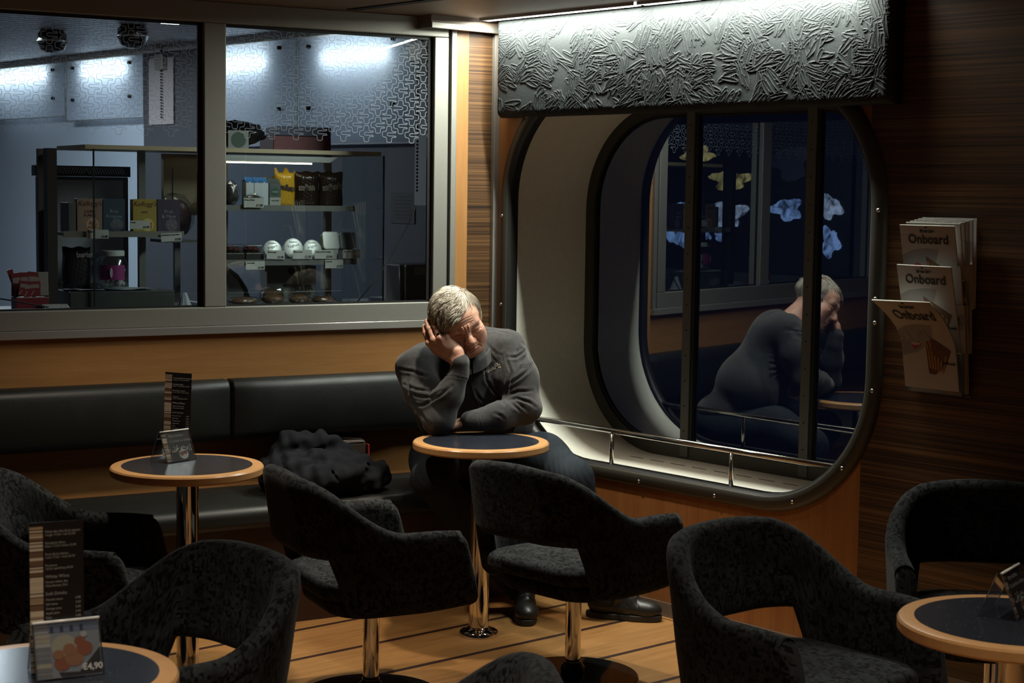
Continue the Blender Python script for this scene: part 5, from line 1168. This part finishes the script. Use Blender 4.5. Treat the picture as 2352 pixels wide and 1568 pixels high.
# ---- shoes (built once, toe towards +x, then copied)
def shoe_mats():
    M['shoe'] = plain('black_trainer_leather', (.014, .014, .013), .38); M['sole'] = plain('black_sole', (.02, .019, .017), .6); M['lace'] = plain('grey_black_lace', (.05, .05, .045), .7)
shoe_mats()
def make_shoe():
    e = bpy.data.objects.new('shoe', None); COL.objects.link(e); e.parent = man; e.empty_display_size = .03
    v = Vol((-.06, -.07, -.005), (.30, .07, .17), .003)
    v.ell((.02, 0, .055), (.055, .036, .045), .02); v.ell((.13, 0, .045), (.11, .043, .036), .03); v.ell((.195, .003, .040), (.058, .045, .032), .02)
    v.path([v3(.005, 0, .11), v3(.06, 0, .10), v3(.13, 0, .075)], [.038, .040, .034], .02); v.ell((.012, 0, .135), (.034, .026, .05), .006, None, True)
    for x in (.10, .14, .18): v.path([v3(x, -.06, .020), v3(x+.03, -.046, .050), v3(x+.02, -.02, .085)], .0016, .004, True); v.path([v3(x, .06, .020), v3(x+.03, .046, .050), v3(x+.02, .02, .085)], .0016, .004, True)
    v.path([v3(.20, -.048, .03), v3(.222, 0, .055), v3(.20, .048, .03)], .0016, .004, True)
    sl, g = v.sub((-.06, -.07, -.005), (.30, .07, .17)); v.d[sl] = np.maximum(v.d[sl], .018-g[2]+0*g[0])
    V, F = v.mesh(); V = vsmooth(V, F, 1, .4); link_mesh('upper', mesh_np('upper', V, F), M['shoe'], e, True)
    b = bmesh.new(); out = []
    for k in range(48):
        a = 2*PI*k/48; x = .107+.147*math.cos(a); w = (.046 if x > .12 else .036+.010*max(0, (x+.04)/.16))*(.86 if .08 < x < .13 else 1); out.append((x, w*math.copysign(abs(math.sin(a))**.6, math.sin(a))))
    prism(b, out, .0, .024, 'z'); obj('sole', b, M['sole'], e, bevel=.004)
    for k in range(4):
        x = .085+.022*k; z = .128-.011*k; b = bmesh.new(); tube(b, [(x, -.026, z-.014), (x+.003, -.012, z+.001), (x+.006, .012, z+.001), (x+.009, .026, z-.014)], .0032, 8); obj('lace', b, M['lace'], e, smooth=True)
    b = bmesh.new(); tube(b, [(.08+.02*math.cos(t), .024*math.sin(t)*1.2, .137+.008*math.sin(2*t)) for t in [2*PI*k/20 for k in range(20)]], .0028, 8, closed=True); obj('lace', b, M['lace'], e, smooth=True)
    return e
sL = make_shoe(); sR = copy_tree(sL, man)
sL.location = (.560, .0, .0); sL.rotation_euler = (0, 0, math.radians(-14))
sR.location = (.283, .085, .0); sR.rotation_euler = (0, 0, math.radians(-88))
# ---- hair: a cap of volume plus combed strands
def hair_mat():
    t = NT('grey_white_hair'); a = t.add('ShaderNodeAttribute', attribute_name='tone'); n = t.noise(t.coord((1, 1, 1)), 30, 3, .6)
    f = t.math('ADD', t.math('MULTIPLY', a.outputs['Fac'], .75), t.math('MULTIPLY', n, .25))
    t.P('Base Color', t.ramp(f, [(.08, (.16, .135, .10)), (.45, (.42, .385, .315)), (.9, (.74, .71, .63))])); t.P('Roughness', .42); t.P('Specular IOR Level', .45); return t.m
M['hair'] = hair_mat()
def build_hair():
    rs = np.random.RandomState(11)
    C0 = np.array([.006, -.018, .032]); R0 = np.array([.0830, .1010, .0810])
    def hairline(p):   # p head-local; True where hair grows (+x is the side of the hand)
        x, y, z = p
        if z > .055: return y < .058-.020*(x/.06)**2+(.016 if x > -.01 else -.010)
        if z > .0: return y < (.026 if x < 0 else .040)-(.055-z)*.30
        return y < -.012 and z > -.070
    strands = []; tone = []; tries = 0
    locks = [(rs.uniform(0, 6.28), rs.uniform(.003, .0075), rs.uniform(4.0, 6.5), rs.normal(0, .20), rs.normal(.55, .20)) for _ in range(170)]
    cen = []
    for _ in locks:
        d = rs.normal(0, 1, 3); d[2] = abs(d[2])*1.1-.25; cen.append(d/np.linalg.norm(d))
    cen = np.array(cen)
    while len(strands) < 5600 and tries < 90000:
        tries += 1
        d = rs.normal(0, 1, 3); d /= np.linalg.norm(d); p = C0+R0*d
        if p[2] < -.065 or not hairline(p-C0+np.array([0, -.018, .040])): continue
        k_ = int(np.argmax(cen@d)); ph, amp, fr_, sw, tn0 = locks[k_]
        top = p[2] > .030; L = rs.uniform(.050, .085) if top else rs.uniform(.022, .045)
        lift = (.006+.9*amp+rs.uniform(-.003, .005)) if top else rs.uniform(.001, .005); n = 9; amp = amp if top else .0012
        pts = []; q = p.copy()
        for k in range(n):
            u = (q-C0)/R0; nr = u/R0; nr /= np.linalg.norm(nr)
            blend = 1/(1+math.exp(-(p[0]+.052)/.007)) if p[2] > 0 else 0          # soft parting on his left
            w1 = np.array([1.0, .34+.55*(p[1] > .015), -.20+sw]); w2 = np.array([-.25*(p[2] > .04)+.05*np.sign(p[0]), .15+sw*.5, -1.0])
            if p[0] > .055 and p[2] < .05: w1 = np.array([.1, .12+sw*.6, -1.0])
            w_ = w1*blend+w2*(1-blend); w_ = w_-nr*(w_@nr); w_ /= np.linalg.norm(w_)+1e-9
            side = np.cross(nr, w_); t = k/(n-1)
            off = lift*math.sin(PI*min(1, .18+t*.85))+.001+.6*amp*math.sin(ph+t*fr_)
            pts.append(q+nr*max(.0005, off)+side*amp*.8*math.cos(ph*1.3+t*fr_))
            q = q+w_*L/(n-1); u = (q-C0)/R0; q = C0+R0*u/np.linalg.norm(u)
        strands.append(pts); tone.append(np.clip(tn0*(1 if top else .75)+rs.normal(0, .14), 0, 1))
    V, F, T = [], [], []
    for pts, tn in zip(strands, tone):
        n = len(pts); base = len(V); P = [H(*p) for p in pts]; r0 = rs.uniform(.0006, .0011)
        for i in range(n):
            t = P[min(i+1, n-1)]-P[max(i-1, 0)]; t /= np.linalg.norm(t)+1e-9; a = np.cross(t, [.3, .5, .8]); a /= np.linalg.norm(a); b_ = np.cross(t, a); r = r0*(1-.75*(i/(n-1))**2)
            for k in range(3): V.append(P[i]+r*(a*math.cos(k*PI/1.5)+b_*math.sin(k*PI/1.5))); T.append(tn)
        for i in range(n-1):
            for k in range(3): F.append((base+i*3+k, base+i*3+(k+1) % 3, base+i*3+3+(k+1) % 3, base+i*3+3+k))
    v = Vol((-.18, -.24, .98), (.19, .14, 1.24), .004)
    v.ell(H(.006, -.020, .034), [.0845*SH, .0995*SH, .0810*SH], .02, HR.T); v.ell(H(.016, -.014, .054), [.070*SH, .072*SH, .060*SH], .03, HR.T); v.ell(H(.050, -.030, .020), [.044*SH, .066*SH, .056*SH], .03, HR.T)
    v.cap(H(0, .085, -.06), H(0, .105, .03), .075*SH, .050*SH, .006, True); v.ell(H(0, .025, -.075), [.12*SH, .105*SH, .070*SH], .006, HR.T, True)
    v.ell(H(-.075, .075, .03), [.055*SH, .055*SH, .05*SH], .01, HR.T, True)
    V2, F2 = v.mesh(); o_ = len(V)
    VV = np.concatenate([np.array(V), V2]); FF = np.concatenate([np.array(F), F2+o_]); me = mesh_np('hair', VV, FF)
    a = me.attributes.new('tone', 'FLOAT', 'POINT'); a.data.foreach_set('value', np.concatenate([np.array(T), np.full(len(V2), .12)]).astype(np.float32))
    o = link_mesh('hair', me, M['hair'], man, True); o['label'] = 'wavy grey-white hair combed sideways'
build_hair()
# eyebrows
rs = random.Random(4); M['brow'] = plain('greying_brow', (.30, .25, .18), .6)
for x in (1, -1):
    b = bmesh.new()
    for k in range(46):
        t = rs.random(); p = H(x*(.018+.036*t), .0930-.017*t*t, .0215+.004*math.sin(PI*t)+rs.uniform(-.002, .002)); q = p+SH*(Xh*x*.006+Zh*rs.uniform(0, .003)+Yh*.0008)
        tube(b, [p, q], [.0006, .0002], 4, True)
    obj('eyebrow', b, M['brow'], man)
# rings
def ring(f0, f1, t, r, mat, stone=False):
    c = f0+(f1-f0)*t; ax = Vector(f1-f0).normalized(); u = ax.orthogonal().normalized(); w_ = ax.cross(u); b = bmesh.new()
    tube(b, [Vector(c)+(u*math.cos(a)+w_*math.sin(a))*r for a in [2*PI*k/28 for k in range(28)]], .0016, 8, closed=True); o = obj('ring', b, mat, man, smooth=True)
    if stone:
        s = bmesh.new(); cc = Vector(c)+Vector((-.002, -r-.001, .001)); bmesh.ops.create_uvsphere(s, u_segments=16, v_segments=10, radius=.0062, matrix=Matrix.Translation(cc) @ Matrix.Diagonal((1, .45, 1.15, 1))); obj('stone', s, M['blackgloss'], o, smooth=True)
    return o
M['gold'] = plain('gold', (.83, .55, .20), .2, 1.0)
ring(KN[0], PN[0], .42, .0112, M['gold'])['label'] = 'thin gold ring'; ring(KN[1], PN[1], .34, .0124, M['gold'], True)['label'] = 'gold ring with a black stone'
b = bmesh.new(); wc = Vector((.0640, -.1355, .770)); axd = Vector((-.9, .15, -.05)).normalized(); u = axd.orthogonal().normalized(); w2 = axd.cross(u)
tube(b, [wc+(u*math.cos(a)+w2*math.sin(a))*.0245 for a in [2*PI*k/32 for k in range(32)]], .0042, 8, closed=True); obj('watch_strap', b, M['bolt'], man, smooth=True)
# ------------------------------------------------------------------ magazines in a clear rack on the zebrano wall
RZ = -PI/2                                           # local x: towards the viewer's right along the wall, local y: into the wall
RX, RY = XB-.0045, 3.19
rack = thing('leaflet_rack', 'clear acrylic rack of onboard magazines on the dark zebrano wall', 'rack', (RX, RY, .985), RZ)
b = bmesh.new(); bx(b, -.093, .113, -.004, -.0005, 0, .545); obj('back_plate', b, M['acrylic'], rack)
TIER = [(.40, .10), (.275, .10), (.14, .12), (.004, .14)]
for z, h in TIER:
    b = bmesh.new(); d0, d1 = -.030, -.058
    b.faces.new([b.verts.new(p) for p in ((-.107, d0, z), (.112, d0, z), (.112, d1, z+h), (-.107, d1, z+h))])
    b.faces.new([b.verts.new(p) for p in ((-.107, -.004, z), (.112, -.004, z), (.112, d0, z), (-.107, d0, z))])
    for x in (-.107, .112): b.faces.new([b.verts.new(p) for p in ((x, -.004, z), (x, d0, z), (x, d1, z+h), (x, -.004, z+h))])
    o = obj('pocket', b, M['acrylic'], rack); so = o.modifiers.new('thick', 'SOLIDIFY'); so.thickness = .002
    b = bmesh.new(); tube(b, [(-.107, d1, z+h), (.112, d1, z+h)], .0014, 8); obj('pocket_lip', b, M['bolt'], rack, smooth=True)
cover = plain('magazine_cover', (.46, .43, .42), .45); pages = plain('magazine_pages', (.60, .58, .50), .7)
greyarc = plain('cover_grey', (.27, .25, .26), .45)
snackm = plain('snack_brown', (.12, .05, .02), .5); snackl = plain('snack_tan', (.38, .19, .06), .5); redm = plain('badge_red', (.38, .015, .02), .5)
MW, MHT = .205, .285
def mag(mt, lb, front=False, bend=0.0, th=.0045, h=MHT, grp='magazines in the wall rack', face=1):
    t = thing('magazine', lb, 'magazine', (RX, RY, .985), RZ, grp)
    def W(u, v, off):            # u across -.5..5, v up 0..1
        return mt(u, v)+mtn(mt, u, v)*off
    def mtn(mt, u, v):
        a = mt(u+.01, v)-mt(u-.01, v); c = mt(u, v+.01)-mt(u, v-.01); n = a.cross(c); n.normalize(); return n if n.y < 0 else -n
    U = [-.5+k/10 for k in range(11)]; Vv = [k/10 for k in range(11)]
    b = bmesh.new(); f = [[W(u, v, th) for v in Vv] for u in U]; k = [[W(u, v, 0.0) for v in Vv] for u in U]; grid(b, f); grid(b, k)
    for e in (0, -1):
        grid(b, [[W(U[e], v, o) for v in Vv] for o in (0, th)]); grid(b, [[W(u, Vv[e], o) for u in U] for o in (0, th)])
    bmesh.ops.remove_doubles(b, verts=b.verts, dist=.0001); obj('pages', b, pages, t)
    b = bmesh.new(); grid(b, [[W(u, v, th+.0006) for v in Vv] for u in U]); cv = obj('cover', b, cover, t)
    if front:
        def put(me, mat, nm, lift):
            me.materials.clear()
            for v in me.vertices: v.co = W(v.co.x, v.co.y, th+.0010+lift)
            link_mesh(nm, me, mat, cv)
        def shape(pts, mat, nm, lift=0):
            q = bmesh.new(); q.faces.new([q.verts.new((x, y, 0)) for x, y in pts]); bmesh.ops.triangulate(q, faces=q.faces)
            me = bpy.data.meshes.new(nm); bmesh.ops.subdivide_edges(q, edges=q.edges, cuts=2); q.to_mesh(me); q.free(); put(me, mat, nm, lift)
        def txt(s, size, x, y, mat=M['ink'], al='CENTER'):
            me = text_mesh(s, size, 0, align=al, bold=.0007)
            for v in me.vertices: v.co = Vector((x+v.co.x/MW, y+v.co.y/h, 0))
            put(me, mat, 'cover_print', .0014)
        shape([(-.5, .66), (-.3, .72), (-.05, .745), (.2, .74), (.1, .56), (-.2, .42), (-.5, .36)], greyarc, 'cover_arc')
        txt('Onboard', .041, .02, .80); txt('Stena Line', .013, .02, .925); shape([(-.02, .985), (.02, .985), (.03, .972), (-.03, .972)], M['ink'], 'cover_print', .0003)
        shape([(-.06, .66), (.42, .46), (.28, .24), (.18, .22), (.10, .17), (-.02, .18)], snackm, 'food_photo', .0002)
        for q in range(6): shape([(-.045+.07*q, .60-.035*q), (-.015+.07*q, .59-.035*q), (.035+.045*q, .25-.01*q), (.005+.045*q, .24-.01*q)], snackl, 'food_photo', .0005)
        shape([(-.22+.085*math.cos(a), .515+.062*math.sin(a)) for a in [2*PI*q/24 for q in range(24)]], redm, 'red_badge', .0003); txt('NEW', .014, -.22, .497, M['paper'])
        txt('£9.95 each', .011, .36, .30)
    return t
def lean(zb, yb, yt, shift=0, roll=0, h=MHT):
    def f(u, v):
        x = .003+u*MW+shift; z = zb+v*h; y = yb+(yt-yb)*v-.010*v*v*math.sin((u+.5)*PI)*roll
        return Vector((x, y, z))
    return f
# rear magazines in each tier stand upright, front ones lean out
N1 = ['rearmost of the top tier, almost upright', 'second from the back of the top tier', 'third from the back of the top tier', 'fourth from the back of the top tier', 'fifth from the back of the top tier']
for k in range(5): mag(lean(.270+.004*(4-k), -.009-.0050*k, -.016-.015*k, .020-.005*k), 'white magazine '+N1[k], th=.005)
mag(lean(.262, -.0345, -.098, -.008, .5), 'front magazine of the top tier, cover reading Onboard', True)
N2 = ['rearmost of the middle tier', 'second from the back of the middle tier', 'third from the back of the middle tier']
for k in range(3): mag(lean(.136+.003*(2-k), -.0095-.006*k, -.028-.020*k, .014-.006*k), 'white magazine '+N2[k], th=.006)
mag(lean(.134, -.028, -.104, -.010, .8), 'front magazine of the middle tier, cover reading Onboard', True)
def curl(sh):
    def f(u, v):
        e = max(0, v-.45)/.55; x = .003+u*MW-(.060*e*e)-.006; z = .020+v*MHT; y = -.034-.012*sh-(.040+.030*sh)*v-(.050)*e*e*(1-u)
        x += -.018*e*u; return Vector((x, y, z))
    return f
for k, nm in enumerate(('rearmost of the lowest pair, nearly straight', 'inner page bundle of the curling magazine')): mag(lean(.012, -.012-.007*k, -.040-.012*k, .010, .5), 'white magazine '+nm, th=.006)
mag(curl(.5), 'large curling magazine at the bottom with brown dessert photo and red badge', True)
lf = thing('magazine_page', 'white price page with two dark capsules in the lowest pocket of the rack', 'leaflet', (RX, RY, .985), RZ); 
b = bmesh.new(); bx(b, -.092, .100, -.029, -.0275, .006, .155); pg = obj('page', b, cover, lf); pg.rotation_euler = (.08, 0, 0)
for z, x in ((.052, .012), (.098, .002)):
    b = bmesh.new(); prism(b, rrect(x-.018, x+.018, z-.008, z+.008, .0079, 8), -.0300, -.0292); obj('capsule_print', b, M['ink'], pg)
    b = bmesh.new(); prism(b, [(x-.088, z-.014), (x-.050, z-.014), (x-.055, z+.012), (x-.085, z+.014)], -.0300, -.0292); obj('photo_print', b, greyarc, pg)
    for q in range(4): 
        b = bmesh.new(); bx(b, x+.028, x+.045+.004*(q % 2), -.0298, -.0292, z-.012+.006*q, z-.0105+.006*q); obj('text_print', b, greyarc, pg)
b = bmesh.new(); bx(b, -.092, .100, -.0298, -.0292, .0745, .0757); obj('rule_print', b, greyarc, pg)
# ------------------------------------------------------------------ menu stands
striped = [plain('strip_cream', (.60, .50, .36), .5), plain('strip_brown', (.16, .09, .05), .5), plain('strip_tan', (.40, .28, .17), .5)]
menub = plain('menu_black', (.012, .010, .010), .35); menut = plain('menu_print', (.34, .33, .31), .5)
def tent(loc, rz, lb, card):
    t = thing('card_stand', lb, 'menu stand', loc, rz); hw, d, h = .061, .043, .099
    for s, nm in ((-1, 'front_sheet'), (1, 'rear_sheet')):
        b = bmesh.new(); b.faces.new([b.verts.new(p) for p in ((-hw, s*d, .0005), (hw, s*d, .0005), (hw, s*.004, h), (-hw, s*.004, h))]); o = obj(nm, b, M['acrylic'], t); so = o.modifiers.new('thick', 'SOLIDIFY'); so.thickness = .0022
    b = bmesh.new(); tube(b, [(-hw, -.0042, h), (hw, -.0042, h)], .0030, 10); obj('ridge', b, plain('bright_acrylic_edge', (.62, .62, .60), .2), t, smooth=True)
    for s in (-1, 1):
        for x in (-hw, hw):
            b = bmesh.new(); tube(b, [(x, s*d, .001), (x, s*.004, h)], .0012, 6); obj('edge', b, M['bolt'], t)
    ln = math.hypot(d-.004, h); m = Matrix.Translation((0, -d+.0022, .0005)) @ Matrix.Rotation(math.atan2(h, d-.004), 4, 'X')   # card plane: x across, y up the slope
    def quad(x0, x1, y0, y1, mat, nm, z=0, par=None):
        b = bmesh.new(); b.faces.new([b.verts.new((x, y, z)) for x, y in ((x0, y0), (x1, y0), (x1, y1), (x0, y1))]); b.transform(m); return obj(nm, b, mat, par or t)
    c = quad(-hw+.002, hw-.002, .002, ln-.003, [plain('card_navy', (.03, .035, .045), .35)] if card != 'food' else [plain('card_grey', (.34, .36, .40), .4)], 'card')
    rs = random.Random(3)
    y = .004
    while y < ln-.008:
        hh = rs.choice((.002, .004, .007)); quad(-hw+.003, -hw+(.022 if card != 'food' else .030), y, y+hh, rs.choice(striped) if card != 'food' else rs.choice([striped[0], M['paper'], greyarc]), 'card_stripe', .0003, c); y += hh+rs.choice((.001, .003))
    def dots(cs, nm, z):
        for x, yy, r, mat in cs:
            b = bmesh.new(); b.faces.new([b.verts.new((x+r*math.cos(a), yy+r*math.sin(a)*.9, z)) for a in [2*PI*k/20 for k in range(20)]]); b.transform(m); obj(nm, b, mat, c); z += .0001
    if card == 'order':
        lettering('Bitterballen', .013, menut, c, m @ Matrix.Translation((-.028, ln-.022, .0004))); lettering('Cooked to Order', .0125, menut, c, m @ Matrix.Translation((-.030, ln-.040, .0004)))
        q = plain('plate_white', (.55, .53, .50), .4); dots([(.018, .024, .019, q)], 'plate_photo', .0005); dots([(.010, .027, .009, plain('roast', (.25, .10, .06), .5)), (.025, .030, .008, plain('roast2', (.16, .08, .06), .5))], 'food_photo', .0008)
        b = bmesh.new(); 
        for k in range(60):
            x = -.052+rs.random()*.104; y = ln*.37+rs.gauss(0, .005); b.faces.new([b.verts.new((x+dx, y+dy, .0012)) for dx, dy in ((0, 0), (.004, .001), (.003, .005))])
        b.transform(m); obj('torn_foil_strip', b, plain('crackled_white', (.75, .74, .68), .35), c)
    elif card == 'food':
        quad(-.034, hw-.003, ln*.80, ln-.004, plain('sky_blue_grey', (.20, .25, .36), .5), 'sky_photo', .0004, c)
        for k in range(4): quad(-.030+.018*k, -.024+.018*k, ln*.80, ln-.010, plain('navy_print', (.03, .04, .12), .5), 'title_print', .0006, c)
        b = bmesh.new(); b.faces.new([b.verts.new(p) for p in ((-.02, .012, .0005), (.018, .010, .0005), (hw-.003, .052, .0005), (hw-.003, .004, .0005), (-.015, .003, .0005))][::-1]); b.transform(m); obj('dark_corner', b, plain('card_black', (.02, .022, .028), .4), c)
        cr = plain('cream_sauce', (.55, .48, .36), .5); br_ = plain('fried_ball', (.40, .11, .05), .5); b2 = plain('fried_ball_light', (.46, .19, .09), .5)
        dots([(-.006, .058, .024, cr), (.012, .050, .020, cr), (-.012, .028, .015, br_), (.010, .036, .017, b2), (.030, .052, .015, br_), (.002, .052, .012, b2), (.022, .066, .010, br_), (-.018, .044, .010, b2), (.030, .078, .006, M['paper'])], 'food_photo', .0008)
        lettering('€4,90', .016, M['paper'], c, m @ Matrix.Translation((.022, .012, .0022)), bold=.0005)
    return t
def tall_menu(loc, rz, lb, w_=.092, h=.285, tilt=0, blur=False):
    t = thing('tall_menu', lb, 'menu', loc, rz); t.rotation_euler = (0, tilt, rz); b = bmesh.new(); bx(b, -w_/2, w_/2, -.0001, .0013, 0, h); s = obj('menu_sheet', b, menub, t); rs = random.Random(6); y = .004
    while y < h-.008:
        hh = rs.choice((.003, .005, .010)); hh = min(hh, h-.004-y); b = bmesh.new(); bx(b, -w_/2, -w_/2+.024, -.0006, -.0001, y, y+hh); obj('strip_band', b, rs.choice(striped[:1]*2+striped), s); y += hh+rs.choice((.0005, .002))
    z = h-.020
    for tx, sz, gap in (('Carte des vins de la maison', .0058, .006), ('rouge 17,5cl  red £3.50', .0058, .015), ('Sauvignon blanc', .0058, .006), ('blanc 17,5cl white £3.50', .0058, .015), ('Rosé de la maison', .0058, .006), ('rosé 17,5cl  rosé £3.50', .0058, .015), ('Prosecco', .0058, .006), ('12,5cl sparkling £4.20', .0058, .016), ('White Wine', .0085, .009), ('House white, dry', .0058, .007), ('Chardonnay 25cl', .0058, .016), ('Soft Drinks', .0085, .010)):
        lettering(tx, sz, menut, s, FRONT(-w_/2+.028, -.0004, z)); z -= gap
    for k, (a, p) in enumerate((('Mineral water', '2.00'), ('Still water', '2.00'), ('Orange juice', '2.20'), ('Apple juice', '2.20'), ('Cola', '2.40'), ('Cola light', '2.40'), ('Lemonade', '2.40'), ('Ice tea', '2.40'), ('Tonic', '2.40'))):
        lettering(a, .0056, menut, s, FRONT(-w_/2+.028, -.0004, z)); lettering(p, .0056, menut, s, FRONT(w_/2-.006, -.0004, z), align='RIGHT'); z -= .0085
    return t
ZT = .7192
tent((2.827, 4.912, ZT), math.radians(10.8), 'clear card stand reading Cooked to Order on the empty menu table', 'order'); tall_menu((2.866, 4.962, ZT), math.radians(-50), 'tall dark menu with striped edge behind the Cooked to Order card', tilt=math.radians(2.0))
tent((1.417, 2.858, ZT), math.radians(-15), 'clear card stand with a photo of fried balls, at bottom left', 'food'); tall_menu((1.404, 2.864, ZT), math.radians(-15), 'tall dark menu with striped edge behind the fried food card', w_=.098)
tent((3.213, 2.012, ZT), math.radians(15), 'clear card stand cut off by the right edge, on the right table', 'order')
# ------------------------------------------------------------------ coat heaped on the bench
def heap():
    t = thing('coat', 'black coat heaped on the bench seat between the empty table and the man', 'coat', A(2.60, 5.95, .4675), aA)
    v = Vol((-.30, -.22, -.012), (.34, .22, .30), .005); rs = np.random.RandomState(2)
    v.ell((-.02, .06, .06), (.22, .12, .11), .04); v.ell((.05, -.05, .05), (.21, .12, .08), .04); v.ell((-.14, -.02, .08), (.10, .12, .08), .03)
    v.path([v3(-.21, .04, .10), v3(-.12, .05, .185), v3(.02, .05, .175), v3(.16, .04, .105), v3(.21, .02, .06)], [.035, .042, .042, .034, .026], .015)
    v.path([v3(-.16, -.06, .13), v3(-.03, -.05, .135), v3(.10, -.06, .085), v3(.18, -.07, .06)], [.028, .030, .028, .024], .010)
    v.path([v3(-.20, -.10, .05), v3(-.08, -.13, .075), v3(.06, -.14, .060), v3(.15, -.12, .04)], [.04, .045, .042, .035], .012)
    v.path([v3(-.22, -.02, .06), v3(-.19, -.06, .12), v3(-.17, -.08, .06)], [.02, .022, .02], .008)
    for _ in range(9):
        p = v3(rs.uniform(-.2, .18), rs.uniform(-.16, .05), rs.uniform(.04, .13)); q = p+v3(rs.uniform(-.06, .12), rs.uniform(-.05, .03), rs.uniform(-.05, .03)); v.cap(p, q, .010, .006, .012, True)
    sl, g = v.sub((-.30, -.22, -.012), (.34, .22, .30)); v.d[sl] = np.maximum(v.d[sl], -g[2]+0*g[0])
    V, F = v.mesh(); V = vsmooth(V, F, 2, .5); N = vnormals(V, F); D = np.zeros(len(V))
    for k in range(14):
        kk = rs.normal(0, 45, 3); D += .0030*np.sin(V@kk+rs.uniform(0, 6))
    V = V+N*(D*np.clip(V[:, 2]/.02, 0, 1))[:, None]; link_mesh('cloth', mesh_np('cloth', V, F), plain('black_navy_coat_cloth', (.008, .009, .012), .9, 0, Specular_IOR_Level=.15), t, True)
    b = bmesh.new(); tube(b, [(.150, -.06, .125), (.158, -.065, .10), (.160, -.070, .072)], .0035, 8); obj('pale_cord', b, plain('pale_cord', (.45, .45, .40), .6), t, smooth=True)
    b = bmesh.new(); tube(b, [(.135+.008*math.cos(a), -.062, .125+.008*math.sin(a)) for a in [2*PI*k/16 for k in range(16)]], .0022, 8, closed=True); obj('zip_ring', b, M['bolt'], t, smooth=True)
    bag = thing('shoulder_bag', 'dark brown bag with a red edge behind the black coat on the bench', 'bag', A(2.775, 6.165, .4675), aA); b = bmesh.new(); bx(b, -.12, .10, -.03, .05, 0, .155); obj('body', b, plain('brown_black_leather', (.030, .018, .013), .6), bag, bevel=.02)
    bp = bmesh.new(); bx(bp, .1005, .107, -.036, -.010, .030, .135); o = obj('red_edge', bp, plain('red_binding', (.35, .02, .025), .6), bag, bevel=.003); o['label'] = 'red edge band'
    for z in (.150, .158):
        b = bmesh.new(); tube(b, [(-.10, -.031+.03*(z > .155), z), (0, -.033+.03*(z > .155), z+.004), (.085, -.031+.03*(z > .155), z-.004)], .0022, 6); obj('stitching', b, plain('stitch_thread', (.20, .15, .12), .7), bag, smooth=True)
heap()
